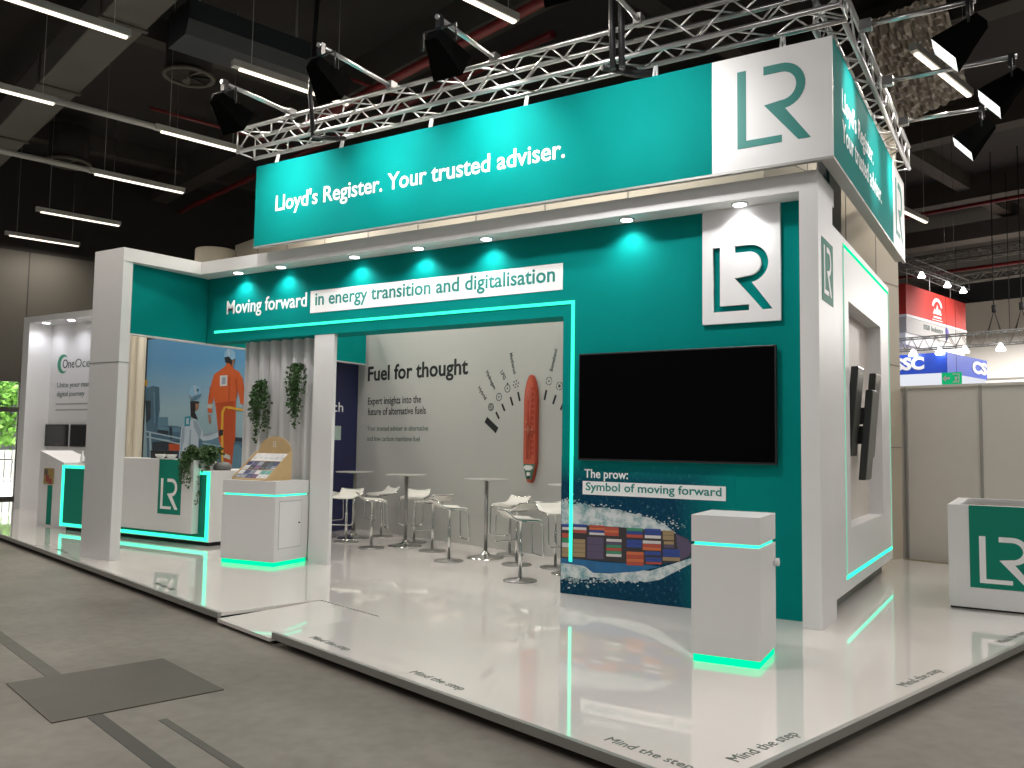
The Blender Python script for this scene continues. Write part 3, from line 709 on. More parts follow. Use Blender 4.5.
q.part('hatch', HULL, t, local=True)
q = MB(); q.box(-.1, .1, -.085, -.066, .775, .80); q.box(-.012, .012, -.10, -.066, .74, .84); q.box(-.07, -.03, -.082, -.066, .88, .91); q.part('midship_crane', mat('crane_pale', (.5, .16, .10), .5), t, local=True)
q = MB(); q.prism([(x, -.058, z_ - 1.) for x, z_ in ((-.115, 1.29), (.115, 1.29), (.055, 1.07), (-.055, 1.07))], (0, -.010, 0)); q.part('deck_house', mat('deck_green', (.06, .16, .11), .5, var=.3, scale=30), t, local=True)
q = MB(); q.box(-.05, .05, -.09, -.058, .2, .27); q.box(-.08, -.05, -.085, -.058, .22, .26); q.box(.05, .08, -.085, -.058, .22, .26); q.box(-.025, .03, -.085, -.058, .12, .17); q.part('bridge', PORC, t, local=True)
q = MB(); q.lathe([(.02, 0), (.02, .02)], (0, -.075, .09), 10); q.part('funnel', BLACK, t, local=True)

# storage block behind (its beige walls show below the banner and right of the niche)
blk = thing('storage_block', 'tall beige panelled storage block at the back of the stand', 'block', H(-8, 7.4, -.03), 0)
MB().hbox(-17.2, -2.91, 5.5, 9.29, 0.0, 6.3).part('walls', BEIGE, blk)
q = MB()
for v in (6.55, 7.6, 8.52): q.hbox(-2.91, -2.906, v, v + .018, 0, 6.3)
for z_ in (1.6, 2.8, 3.99, 5.1): q.hbox(-2.91, -2.906, 5.5, 9.29, z_, z_ + .015)
for u in (-16, -14.6, -13, -11.4, -9.8, -8.2, -6.6, -5): q.hbox(u, u + .03, 5.494, 5.5, 0, 6.3)
q.part('panel_joint', mat('joint_brown', (.2, .18, .15), .6), blk)
dr = MB(); dr.lathe([(.47, 0), (.47, 6.0), (.46, 6.02)], H(-16.9, 4.9, 0.0), 28); drm = dr.top('round_column', BEIGE, 'round beige column showing above the white frame at the left', 'column')

# photo mural ----------------------------------------------------------------
YM = 10.8
t = thing('photo_mural', 'large photo mural of two workers in coveralls on a ship, behind the reception counter', 'mural', (-13.2, YM, 0))
def sky_mat():
    m = bpy.data.materials.new('mural_sky'); m.use_nodes = True
    n, l = m.node_tree.nodes, m.node_tree.links; b = n['Principled BSDF']; b.inputs['Roughness'].default_value = .5
    tc = n.new('ShaderNodeTexCoord'); sp = n.new('ShaderNodeSeparateXYZ'); l.new(tc.outputs['Generated'], sp.inputs[0])
    nz = n.new('ShaderNodeTexNoise'); nz.inputs['Scale'].default_value = 3; l.new(tc.outputs['Generated'], nz.inputs[0])
    ad = n.new('ShaderNodeMath'); ad.operation = 'MULTIPLY_ADD'; ad.inputs[1].default_value = .12; l.new(nz.outputs['Fac'], ad.inputs[0]); l.new(sp.outputs[2], ad.inputs[2])
    cr = n.new('ShaderNodeValToRGB'); e = cr.color_ramp.elements; e[0].position = .38; e[0].color = (.22, .33, .37, 1); e[1].position = .93; e[1].color = (.10, .30, .52, 1)
    x = e.new(.66); x.color = (.28, .42, .48, 1)
    l.new(ad.outputs[0], cr.inputs[0]); l.new(cr.outputs[0], b.inputs['Base Color']); return m
MM = [sky_mat(), mat('m_steel', (.055, .13, .19), .5, var=.2, scale=3), mat('m_dark', (.012, .025, .04), .5, var=.2), mat('m_mid', (.09, .20, .27), .5, var=.2), mat('m_rail', (.30, .42, .47), .5),
      mat('m_orange', (.55, .10, .02), .5, var=.12, scale=5), mat('m_orange_d', (.42, .065, .012), .5, var=.1), mat('m_white', (.42, .50, .56), .5, var=.1, scale=5), mat('m_white_d', (.25, .33, .40), .5, var=.1),
      mat('m_helmet', (.22, .42, .58), .4, var=.1), mat('m_hair', (.015, .014, .015), .5), mat('m_yellow', (.62, .35, .03), .4), mat('m_skin', (.32, .16, .10), .5), mat('m_cyan', (.02, .25, .33), .5),
      mat('m_paper', (.6, .6, .58), .5), mat('m_reflect', (.45, .45, .42), .5)]
MB().box(-15.45, -11.12, YM, YM + .06, 0, 3.6).part('panel', MM[0], t)
def mx_(x, y): return -15.45 + (x - 147) * .0306 + (y - 400) * .0023
def mz_(x, y): return 2.345 - (y - 400) * .01945 - (x - 198) * .00044
pm = MB(); LV = [.001]
def mpoly(pts, m):
    LV[0] += .00025
    pm.prism([(mx_(x, y), YM - LV[0], mz_(x, y)) for x, y in pts], (0, .0002, 0), m)
# ship structure and sea left
mpoly([(147, 388), (151, 387), (155, 385.5), (162, 387), (162, 410), (159, 430), (160, 448), (147, 448)], 1)
mpoly([(147, 401), (152.5, 401), (152, 420), (147, 425)], 2)
mpoly([(147, 428), (160, 426), (180, 427), (200, 434), (200, 475), (147, 475)], 1)
mpoly([(160, 418), (170, 418), (170, 427), (160, 428)], 3); mpoly([(159, 428), (182, 428), (182, 433), (159, 433)], 3)
mpoly([(159, 431), (170, 432), (170, 438), (159, 437)], 2); mpoly([(171, 428), (174, 428), (174, 440), (171, 440)], 2)
mpoly([(153, 444), (180, 442), (180, 462), (153, 462)], 2); mpoly([(170, 445), (181, 445), (181, 452), (170, 452)], 6)
mpoly([(147, 432.5), (190, 440), (190, 441.5), (147, 434)], 4); mpoly([(147, 438), (190, 445.5), (190, 447), (147, 439.5)], 4)
mpoly([(150, 434), (152, 434), (152, 462), (150, 462)], 4)
mpoly([(147, 379), (150, 379), (149.5, 385), (147, 386)], 11)
# sea and pipes right
mpoly([(198, 434), (249, 437), (249, 475), (198, 475)], 1); mpoly([(205, 437), (222, 438), (222, 446), (205, 445)], 3)
mpoly([(203, 447), (222, 450), (222, 451.2), (203, 448.2)], 4); mpoly([(203, 442.5), (222, 445.5), (222, 446.5), (203, 443.5)], 4)
mpoly([(230, 444), (237, 443), (241, 450), (241, 468), (228, 468)], 3); mpoly([(226, 468), (249, 466), (249, 476), (226, 476)], 2)
mpoly([(232, 436), (249, 438), (249, 441), (232, 440)], 2)
# worker in white, left
mpoly([(192, 421), (196, 419), (200, 424), (206, 436), (213, 434), (220, 431), (220, 436), (212, 439.5), (204, 441), (200, 437), (198, 470), (178, 470), (181, 450), (183, 430), (187, 423)], 7)
mpoly([(195, 420), (199, 423), (203, 431), (201, 440), (196, 428)], 8); mpoly([(184, 430), (187, 424), (186, 440), (182, 455), (180, 462)], 8)
mpoly([(193, 401), (202, 402), (200, 408), (197, 412), (200, 420), (196, 419), (193, 417)], 10); mpoly([(198, 404), (201.5, 404), (200.5, 410), (198, 411)], 12)
mpoly([(192, 398), (193, 389), (196, 385.5), (201, 385.5), (203.8, 390), (204.3, 395), (201, 399.5), (195, 401)], 9)
mpoly([(192, 396), (196, 397), (204, 394), (204.3, 395.5), (200, 400), (194, 402)], 3)
mpoly([(187.2, 417.5), (193, 416.5), (192, 426.5), (186.5, 427)], 13)
mpoly([(188.8, 419), (191.3, 418.6), (190.8, 421.5), (191, 424.6), (188.4, 425)], 7)
# worker in orange, right
mpoly([(217, 375), (222, 371.5), (228, 367), (229, 364), (234, 365), (235, 370), (240, 373), (243, 380), (245.5, 400), (244, 406), (240, 404), (238, 390), (236, 400), (235, 420), (234, 437), (231, 450), (229, 470), (224, 470), (223, 452), (219, 440), (218, 420), (217, 406), (216, 398), (214, 404), (210, 404), (211, 396), (214, 384)], 5)
mpoly([(218, 405), (235, 402), (234, 425), (233, 440), (229, 470), (224, 470), (223, 450), (219, 437)], 6); mpoly([(236, 381), (238, 378), (238, 392), (236.5, 400)], 6)
mpoly([(210, 404), (215, 405), (214, 409), (209.5, 408)], 15); mpoly([(209.5, 408), (214, 409.5), (213.5, 413), (210, 413)], 5); mpoly([(209.5, 415), (212, 415), (212.5, 423), (210.5, 424)], 12)
mpoly([(240, 404), (244.5, 406), (245, 412), (242, 409)], 8)
mpoly([(227, 357), (236, 357), (237, 361), (235.5, 366), (233.5, 368), (232.5, 365), (228, 363.5)], 10); mpoly([(234.5, 362), (236.5, 361), (235, 368), (233.5, 367)], 12)
mpoly([(227, 358.5), (227.8, 353), (231, 350.3), (234.5, 351), (237.3, 354.5), (237.4, 360), (234, 361.5), (231.5, 357.8)], 9)
mpoly([(222.5, 376.5), (229.5, 376), (228.8, 386.5), (222, 387)], 14); mpoly([(224.3, 378), (227.8, 377.8), (227.4, 384.8), (223.9, 385)], 8)
mpoly([(221, 451), (229, 454), (229, 458), (222, 456)], 15)
mpoly([(220.5, 463), (221.5, 428), (222.5, 412), (225, 407), (230, 406.5), (249, 410.5), (249, 412.5), (230, 409), (226, 409.5), (224.5, 413), (223.5, 430), (222.6, 463)], 11)
mpoly([(219.5, 430), (223.5, 429), (223, 435), (219, 435.5)], 10)
mpoly([(230.6, 378), (232, 378), (230.5, 402), (229.2, 402)], 6)
mpoly([(217.5, 403.5), (235, 401), (235, 403), (217.5, 405.5)], 6)
mpoly([(212.5, 388), (214, 386), (213, 398), (211.5, 402)], 6); mpoly([(226.5, 408), (228.5, 408), (227.5, 430), (226.5, 450), (225.8, 450), (226.2, 430)], 6)
mpoly([(243, 384), (244.6, 392), (244.8, 402), (243.4, 402)], 6)
mpoly([(230.6, 350.6), (232, 350.4), (232.6, 357), (231, 357.6)], 7); mpoly([(197.6, 386), (199, 385.8), (200, 394), (198.2, 395)], 7)
mpoly([(191.2, 394.5), (192.2, 394), (196.5, 398.4), (195, 399.6)], 8); mpoly([(200, 389.5), (202, 389), (202, 391.5), (200.3, 392)], 1)
mpoly([(192, 430), (193.4, 430), (191.5, 452), (189.5, 468), (188, 468), (190, 450)], 8); mpoly([(204, 434), (212, 432.5), (219, 430.5), (219, 431.8), (212, 434.2), (205, 436.2)], 8)
mpoly([(160, 440), (172, 441.5), (172, 443), (160, 441.5)], 4); mpoly([(156, 392), (158.5, 392), (158, 425), (156, 425)], 3)
pm.part('picture', MM, t)

# ------------------------------------------------------------------ neighbouring booth at the far left
t = thing('side_booth', 'white open booth frame at the far left with a crescent logo on its back wall', 'booth', (-17.6, 10.5, 0))
bl, br, by, bk, bh = -19.22, -15.92, 10.3, 10.82, 4.24
MB().box(bl, bl + .24, by, bk + .1, 0, bh - .13).part('side_panel', WHITE, t); MB().box(br - .13, br, by, bk - .06, 0, bh - .13).part('side_panel', WHITE, t)
MB().box(bl, br, by, bk + .1, bh - .13, bh).part('top_panel', WHITE, t)
MB().box(bl + .24, br - .13, bk, bk + .1, 0, bh - .13).part('back_panel', WHITE, t)
yb = bk - .002
words(t, LETD, 'One', (-18.50, yb, 3.12), (1, 0, 0), .45, .19)
words(t, LETG, 'Ocean', (-18.02, yb, 3.12), (1, 0, 0), .85, .19)
mb = MB(); A_ = arc(-18.49, 3.215, .215, .9, 2 * PI - .9, 20); B_ = arc(-18.42, 3.21, .165, 2 * PI - 1.1, 1.1, 20)
mb.prism([(x, yb, z_) for x, z_ in A_ + B_], (0, -.003, 0)); mb.part('crescent', mat('crescent_green', (.03, .25, .14), .5), t)
for i, s_ in enumerate(('Unite your maritime', 'digital journey')):
    words(t, GREEN if False else mat('slate_letter', (.10, .16, .15), .5), s_, (-18.67, yb, 2.69 - i * .20), (1, 0, 0), (1.62, 1.05)[i], .11)
mb = MB()
for z_ in (2.30, 2.17): mb.box(-18.69, -17.2, yb - .002, yb, z_, z_ + .03)
mb.part('fine_print', mat('pale_grey_print', (.38, .38, .38), .5), t)
for x in (-18.68, -17.72, -16.76):
    q = MB(); q.lathe([(.07, -.012), (.07, 0)], (x, 10.5, bh - .13), 16); q.part('downlight', SPOTM, t)
    light('booth_downlight', 'SPOT', (x, 10.44, bh - .17), 22, (.92, .92, 1), aim=(x, 10.44, 2.), spot_size=math.radians(150), spot_blend=1., shadow_soft_size=.05)
for x0, x1, lab in ((-18.97, -18.14, 'black screen left of its twin on the far booth wall'), (-18.0, -17.16, 'black screen half hidden by the corner column on the far booth wall')):
    s_ = thing('wall_screen', lab, 'screen', ((x0 + x1) / 2, yb, 1.375), group='pair of screens in the far booth')
    MB().box(x0, x1, yb - .05, yb, 1.375, 1.86).part('housing', BLACK, s_); MB().box(x0 + .03, x1 - .03, yb - .053, yb - .05, 1.405, 1.83).part('screen', mat('screen_off', (.03, .032, .032), .2), s_)

# ------------------------------------------------------------------ stools and tables
def fillet(pts, r, n=5, closed=False):
    out = []; N = len(pts)
    for i, p in enumerate(pts):
        p = Vector(p)
        if not closed and i in (0, N - 1): out.append(p); continue
        a = Vector(pts[i - 1]); b = Vector(pts[(i + 1) % N])
        da, db = (a - p), (b - p); rr = min(r, da.length * .45, db.length * .45); da.normalize(); db.normalize()
        p0, p1 = p + da * rr, p + db * rr
        for k in range(n + 1):
            f = k / n; out.append(p0.lerp(p, f).lerp(p.lerp(p1, f), f))
    return out
def make_stool(loc, rz, label):
    t = thing('bar_stool', label, 'bar stool', loc, rz, 'white bar stools round the lounge tables')
    mb = MB(); mb.lathe([(.195, 0), (.195, .010), (.185, .016), (.03, .018), (.022, .03)], n=32); mb.part('base', STEEL, t, local=True)
    mb = MB(); mb.lathe([(.020, .016), (.020, .46), (.013, .47), (.013, .665), (.03, .68), (.03, .69)], n=14); mb.part('column', CHROME, t, local=True)
    w = .19
    prof = [(-.225, .815), (-.135, .715), (.16, .70), (.20, .66), (.215, .29)]
    loop = [(w, y, z_) for y, z_ in prof] + [(-w, y, z_) for y, z_ in reversed(prof)]
    mb = MB(); mb.tube(fillet(loop, .05, 4, True), .0095, 8, closed=True); mb.part('frame', CHROME, t, local=True)
    sp = fillet([(0, -.228, .82), (0, -.14, .722), (0, .165, .706), (0, .19, .69)], .06, 5)
    mb = MB(); vs = []; fs = []; nx = 8
    for lay in (0, .013):
        for p in sp:
            for i in range(nx + 1):
                x = -w + 2 * w * i / nx; vs.append((x, p.y, p.z + .004 + lay - .012 * (1 - (x / w) ** 2)))
    K = len(sp); L_ = K * (nx + 1)
    for j in range(K - 1):
        for i in range(nx):
            a = j * (nx + 1) + i; b = a + 1; c = b + nx + 1; d = a + nx + 1
            fs += [(a, d, c, b), (L_ + a, L_ + b, L_ + c, L_ + d)]
    for j in range(K - 1):
        for i in (0, nx):
            a = j * (nx + 1) + i; d = a + nx + 1; fs.append((a, L_ + a, L_ + d, d) if i == 0 else (a, d, L_ + d, L_ + a))
    for i in range(nx):
        for j in (0, K - 1):
            a = j * (nx + 1) + i; b = a + 1; fs.append((a, b, L_ + b, L_ + a) if j == 0 else (a, L_ + a, L_ + b, b))
    mb.add(vs, fs, smooth=True); mb.part('seat', SEATW, t, local=True)
    mb = MB(); mb.box(-.17, .17, -.02, .02, .686, .70); mb.part('seat_bracket', CHROME, t, local=True)
    return t
TAB = [(-9.50, 10.55), (-8.20, 10.27), (-6.49, 9.90), (-4.85, 9.34)]
STO = [  # x, y, table it faces (index) or angle, label
    (-10.0, 10.43, 0, 'white bar stool at the left, mostly hidden by the white column'),
    (-9.23, 10.08, 0, 'white bar stool in front of the leftmost table, its footrest loop towards the navy wall'),
    (-9.33, 11.04, 0, 'white bar stool behind the leftmost table, seat tilted up beside the grey wall'),
    (-8.44, 9.77, 1, 'white bar stool in front and left of the second table'),
    (-8.38, 10.72, 1, 'white bar stool behind the second table, against the grey wall'),
    (-7.52, 10.05, 1, 'white bar stool right of the second table, its back lip to the right'),
    (-6.70, 9.33, 2, 'white bar stool in the middle, left in front of the third table'),
    (-6.40, 10.39, 2, 'white bar stool behind the third table, its seat facing the camera'),
    (-5.80, 9.59, 2, 'white bar stool right of the third table, behind the nearest stool'),
    (-5.09, 8.50, 3, 'nearest white bar stool, standing alone in front before the teal wall edge'),
    (-5.26, 9.66, 3, 'white bar stool at the right, cut off by the edge of the teal wall')]
first = None
for (x, y, ti, lab) in STO:
    tx, ty = TAB[ti]; rz = math.atan2(ty - y, tx - x) - PI / 2
    if lab.startswith('nearest'): rz = math.radians(-40)
    if lab.startswith('white bar stool in the middle'): rz = math.radians(-38)
    if lab.startswith('white bar stool in front and left'): rz = math.radians(-42)
    if lab.startswith('white bar stool at the left'): rz = math.radians(-100)
    if lab.startswith('white bar stool right of the third'): rz = math.radians(75)
    if lab.startswith('white bar stool right of the second'): rz = math.radians(75)
    if lab.startswith('white bar stool in front of the left'): rz = math.radians(200)
    if first is None: first = make_stool((x, y, 0), rz, lab)
    else: copy_tree(first, (x, y, 0), rz, lab)
def make_table(loc, label):
    t = thing('bistro_table', label, 'table', loc, 0, 'round standing tables in the lounge')
    mb = MB(); mb.lathe([(.26, 0), (.258, .008), (.20, .02), (.07, .05), (.04, .085), (.03, .10)], n=32); mb.part('base', CHROME, t, local=True)
    mb = MB(); mb.lathe([(.027, .09), (.027, 1.075)], n=16); mb.part('column', STEEL, t, local=True)
    mb = MB(); mb.lathe([(.10, 1.06), (.10, 1.072), (.31, 1.073), (.315, 1.08), (.31, 1.087)], n=40); mb.part('tabletop', mat('tabletop_grey', (.42, .41, .38), .3), t, local=True)
    return t
tl = ['leftmost round standing table, in front of the navy wall', 'second round standing table from the left, under the headline', 'third round standing table from the left, left of the ship model', 'round standing table at the right, partly hidden by the teal wall']
tb = make_table((*TAB[0], 0), tl[0])
for p, l_ in list(zip(TAB, tl))[1:]: copy_tree(tb, (*p, 0), 0, l_)

# ------------------------------------------------------------------ leaflet rack and leaflets
rx, ry, rz_ = -8.61, 7.62, 1.06
RA = math.radians(0)
t = thing('leaflet_rack', 'pale plywood leaflet rack with a round back board on the white counter', 'rack', (rx, ry, rz_), RA)
w, dp, hh = .31, .36, .37
MB().prism([(-w, y, z_) for y, z_ in ((-.06, 0), (dp, 0), (dp, hh), (dp - .03, hh), (-.06, .03))], (-.012, 0, 0)).part('side_board', WOOD, t, local=True)
MB().prism([(w, y, z_) for y, z_ in ((-.06, 0), (dp, 0), (dp, hh), (dp - .03, hh), (-.06, .03))], (.012, 0, 0)).part('side_board', WOOD, t, local=True)
bp = [(-w, 0), (w, 0), (w, hh)] + [(x, hh + y * .66) for x, y in arc(0, 0, w * .97, 0.05, PI - .05, 18)] + [(-w, hh)]
MB().prism([(x, dp, z_) for x, z_ in bp], (0, .012, 0)).part('back_board', WOOD, t, local=True)
MB().prism([(-w, y, z_) for y, z_ in ((-.06, .012), (dp - .02, hh - .03), (dp, hh - .03), (dp, .0), (-.06, 0))], (2 * w, 0, 0)).part('slope', WOOD, t, local=True)
q = MB(); mono(q, (-.03, dp - .001, hh + .06), (1, 0, 0), .055, .075, d=.003); q.part('monogram', LETW, t, local=True)
sl = Vector((0, dp + .04, hh - .04)); L_ = sl.length; sd = sl.normalized(); nn = Vector((0, -sd.z, sd.y))
for k in (0, 1, 2): 
    c = Vector((0, -.055, .013)) + sd * (L_ * (.02 + k * .325)); q = MB()
    q.prism([tuple(c + Vector((x, 0, 0)) + nn * a) for x, a in ((-w, 0), (w, 0), (w, .008), (-w, .008))], tuple(sd * .004)); q.part('ledge', WOOD, t, local=True)
COV = [mat('cover_white', (.72, .71, .70), .4), mat('cover_blue', (.04, .05, .16), .4, var=.6, scale=20), mat('cover_grey', (.25, .27, .33), .4, var=.5, scale=25), mat('cover_black', (.012, .012, .018), .4),
       mat('cover_purple', (.14, .05, .16), .4, var=.4, scale=20), mat('cover_green', (.10, .36, .31), .4), mat('cover_slate', (.06, .09, .13), .4, var=.4, scale=22)]
cols = [[(2, 0), (2, 1), (1, 2), (4, 0), (0, 5), (0, 5)], [(0, 1), (3, 1), (4, 2), (3, 3), (6, 6), (2, 1)], [(0, 0)] * 6]
names = ['bottom', 'middle', 'top']; ordn = ['leftmost', 'second', 'third', 'fourth', 'fifth', 'rightmost']
desc = [['grey and white', 'grey and navy', 'navy and grey', 'purple and white', 'white and green', 'white and green'], ['white and navy', 'black and navy', 'purple and grey', 'black', 'slate blue', 'grey and navy'], ['white'] * 6]
for r_ in range(3):
    for c in range(6):
        a, b = cols[r_][c]
        x = -w + .055 + c * (2 * w - .11) / 5
        o = Vector((x, -.055, .013)) + sd * (L_ * (.02 + r_ * .325) + .008) + nn * .0015
        q = MB(); hw, hl, th = .049, .155, .004
        def pl_(x_, l0, l1, m_, lift=0., thk=th):
            q.prism([tuple(Vector((rx, ry, rz_)) + o + Vector((sx_, 0, 0)) + sd * l_ + nn * lift) for sx_, l_ in ((-x_, l0), (x_, l0), (x_, l1), (-x_, l1))], tuple(nn * thk), m_)
        pl_(hw, 0, hl, 0); pl_(hw * .96, hl * .48, hl * .98, 1 if r_ < 2 else 0, th, .0006); 
        if r_ == 2: pl_(hw * .7, hl * .3, hl * .34, 2, th, .0006); pl_(hw * .7, hl * .42, hl * .46, 2, th, .0006)
        else: pl_(hw * .6, hl * .15, hl * .2, 3, th, .0006)
        q.top('leaflet', [COV[a], COV[b], mat('print_grey_line', (.45, .44, .45), .5) if r_ == 2 else COV[2], COV[2] if a != 2 else COV[0]],
              '%s leaflet, %s in the %s row of the plywood rack' % (desc[r_][c], ordn[c], names[r_]), 'leaflet', 'leaflets on the plywood rack')

# ------------------------------------------------------------------ plants
def hanging_plant(x, y, zt, L, w, label):
    t = thing('hanging_plant', label, 'plant', (x, y, zt - L), group='plants hung on the wavy white panel')
    fo = MB(); st = MB()
    for k in range(20):
        a = random.uniform(0, 2 * PI); rr = random.uniform(.2, 1) * w * .5
        ln = L * random.uniform(.45, 1.0) * (1.1 - .35 * rr / (w * .5))
        p0 = Vector((x, y - .03, zt - .02)); pts = []
        for i in range(10):
            f = i / 9; pts.append(p0 + Vector((math.cos(a) * rr * math.sin(min(1, f * 1.8) * PI / 2), -abs(math.sin(a)) * rr * .9 * math.sin(min(1, f * 1.6) * PI / 2) - .01, .05 * math.sin(f * PI) - f * ln)))
        st.tube(pts, .003, 4)
        for p in pts[1:] if True else []:
            for _ in range(5):
                bez_leaf(fo, p + Vector((random.uniform(-.03, .03), random.uniform(-.03, .0), random.uniform(-.04, .04))), (random.uniform(-1, 1), random.uniform(-1, .1), random.uniform(-1, .5)), random.uniform(.035, .06), .75)
    st.part('stems', STEM, t); fo.part('foliage', LEAF, t)
    q = MB(); q.lathe([(.04, -.09), (.055, 0)], (x, y - .03, zt - .02), 14); q.part('pot', BLACK, t)
hanging_plant(-9.12, 8.235, 2.42, .86, .36, 'trailing green plant on the wavy panel, left and lower')
hanging_plant(-8.42, 8.235, 2.63, .82, .36, 'trailing green plant on the wavy panel, right and higher')
t = thing('potted_plant', 'bushy trailing plant in a pale pot on the end of the reception counter', 'plant', (-10.74, 8.56, 1.265))
q = MB(); q.lathe([(.06, 0), (.085, .07), (.09, .08), (.08, .08), (.075, .06)], (-10.74, 8.56, 1.265), 20); q.part('pot', PORC, t)
fo = MB(); st = MB()
for k in range(62):
    a = random.uniform(0, 2 * PI); ln = random.uniform(.2, .5); c = Vector((-10.72, 8.50, 1.29))
    long_ = k < 14
    if long_: a = random.uniform(3.3, 6.0) if k % 2 else random.uniform(3.0, 4.2); ln = random.uniform(.45, .75)
    pts = []
    for i in range(10):
        f = i / 9; r_ = .32 * math.sin(min(1, f * 1.25) * PI / 2) * (.35 + .65 * random.Random(k).random())
        up_ = .15 * math.sin(min(1., f * 1.3) * PI * (.62 if not long_ else .9)) * (.4 + .8 * random.Random(k + 99).random())
        pts.append(c + Vector((math.cos(a) * r_, math.sin(a) * r_ * .9, up_ - (f ** 2) * ln * (1. if long_ else .32))))
    st.tube(pts, .003, 4)
    for p in pts[2:]:
        for _ in range(6):
            bez_leaf(fo, p + Vector((random.uniform(-.04, .04),) * 1 + (random.uniform(-.04, .04), random.uniform(-.04, .04))), (random.uniform(-1, 1), random.uniform(-1, 1), random.uniform(-.8, .8)), random.uniform(.04, .07), .7)
rt = random.Random(21)
for k in range(16):
    x0_ = -10.84 + k * .016; zb_ = rt.uniform(.86, 1.16) if k % 3 else rt.uniform(.74, .9)
    if k >= 13: pts = [(-10.70 + .1, 8.45 + .02 * k - .2, 1.30), (-10.57, 8.42 + .02 * k - .2, 1.27), (-10.555, 8.42 + .02 * k - .2, 1.1), (-10.56, 8.42 + .02 * k - .2, zb_)]
    else: pts = [(x0_, 8.42, 1.32), (x0_ + rt.uniform(-.03, .03), 8.29, 1.30), (x0_ + rt.uniform(-.04, .04), 8.235, 1.2), (x0_ + rt.uniform(-.06, .06), 8.235, zb_)]
    pts = [Vector(p) for p in pts]; fine = []
    for a_, b_ in zip(pts, pts[1:]): fine += [a_.lerp(b_, f / 4) for f in range(4)]
    st.tube(fine, .003, 4)
    for p in fine:
        for _ in range(3):
            bez_leaf(fo, p + Vector((rt.uniform(-.02, .02), rt.uniform(-.02, 0), rt.uniform(-.03, .03))), (rt.uniform(-1, 1), rt.uniform(-1, .0), rt.uniform(-1, .4)), rt.uniform(.035, .055), .75)
st.part('stems', STEM, t); fo.part('foliage', LEAF, t)

# bowls and small things on the counters
def bowl(x, y, z_, r, label, m, grp=None, name='bowl'):
    q = MB(); q.lathe([(r * .4, 0), (r * .55, .012), (r * .85, r * .5), (r, r * .85), (r * .95, r * .85), (r * .78, r * .5), (r * .45, .03), (.005, .025)], (x, y, z_), 24)
    return q.top(name, m, label, 'bowl', grp)
bowl(-11.45, 8.31, 1.265, .085, 'white bowl on the reception counter, left one of the pair', PORC, 'white bowls on the reception counter')
bowl(-11.19, 8.31, 1.265, .085, 'white bowl on the reception counter, right one beside the plant', PORC, 'white bowls on the reception counter')
for x0, x1, lab in ((-11.93, -11.62, 'low black box on the reception counter left of the white bowls'), (-11.16, -10.87, 'low black box on the reception counter between bowl and plant')):
    t = thing('black_box', lab, 'box', ((x0 + x1) / 2, 8.55, 1.265), group='black boxes on the reception counter')
    MB().box(x0, x1, 8.47, 8.66, 1.265, 1.38).part('body', BLACK, t, bevel=.008); MB().box(x0 - .005, x1 + .005, 8.465, 8.665, 1.37, 1.385).part('lid', BLACKM, t)
q = MB(); q.lathe([(.11, 0), (.14, .03), (.135, .07), (.1, .11), (.04, .125), (.01, .127)], (-10.56, 8.75, 1.11), 24)
q.top('cushion_bag', GREYP, 'rounded grey cushion shaped bag on the counter right of the bushy plant', 'bag')
t = thing('bottle', 'small clear bottle on the left end of the reception counter', 'bottle', (-14.0, 8.62, 1.11))
q = MB(); q.lathe([(.03, 0), (.035, .01), (.035, .13), (.015, .17), (.014, .2)], (-14.0, 8.62, 1.11), 16); q.part('body', mat('clear_plastic', (.75, .78, .78), .15, var=0), t)
q = MB(); q.lathe([(.016, .2), (.016, .225)], (-14.0, 8.62, 1.11), 12); q.part('cap', PORC, t)
for i, (x, lab) in enumerate(((-13.72, 'lower white paper stack on the left end of the reception counter'), (-13.62, 'top sheet leaning on the paper stack on the reception counter'))):
    q = MB(); q.hexa([(x - .2, 8.5, 1.11 + i * .04), (x + .15, 8.5, 1.111 + i * .07), (x + .15, 8.75, 1.111 + i * .07), (x - .2, 8.75, 1.11 + i * .04)], [(x - .2, 8.5, 1.15 + i * .012), (x + .15, 8.5, 1.15 + i * .06), (x + .15, 8.75, 1.15 + i * .06), (x - .2, 8.75, 1.15 + i * .012)])
    q.top('paper_stack', [LETW, mat('brown_paper', (.3, .22, .15), .6)][i], lab, 'paper')

# ------------------------------------------------------------------ hanging banner
YB, XR, XL, YE, zb, zt = 7.6, -1.43, -8.73, 12.45, 4.125, 5.205
XS, YS = -2.512, 11.36
INNER = mat('banner_back', (.62, .60, .56), .6)
t = thing('hanging_banner', 'huge teal banner box hung from the truss above the stand', 'banner', (-5, 10, zb))
th = .09
MB().box(XL, XS, YB, YB + .03, zb, zt).part('front_panel', TEAL, t)
MB().box(XS, XR, YB, YB + .03, zb, zt).part('front_panel', WHITE2, t, label='white end of the front panel')
MB().box(XR - .03, XR, YB + .03, YS, zb, zt).part('side_panel', TEAL, t)
MB().box(XR - .03, XR, YS, YE, zb, zt).part('side_panel', WHITE2, t, label='white end of the side panel')
lip = MB(); lip.box(XL + .03, XR - .03, YB + .03, YB + .12, zb, zb + .03); lip.box(XR - .12, XR - .03, YB + .12, YE - .03, zb, zb + .03)
lip.part('bottom_frame', ALUD, t)
lip = MB(); lip.box(XL - .004, XR + .004, YB - .004, YB + .03, zb - .022, zb); lip.box(XR - .03, XR + .004, YB + .03, YE, zb - .022, zb); lip.part('edge_profile', ALUD, t)
words(t, LETW, 'Lloyd\'s Register. Your trusted adviser.', (-8.34, YB, 4.555), (1, 0, 0), 4.26, .195, bold=.012)
mb = MB(); mono(mb, (-2.27, YB, 4.323), (1, 0, 0), .655, .73, d=.004); mb.part('monogram', TEALD, t)
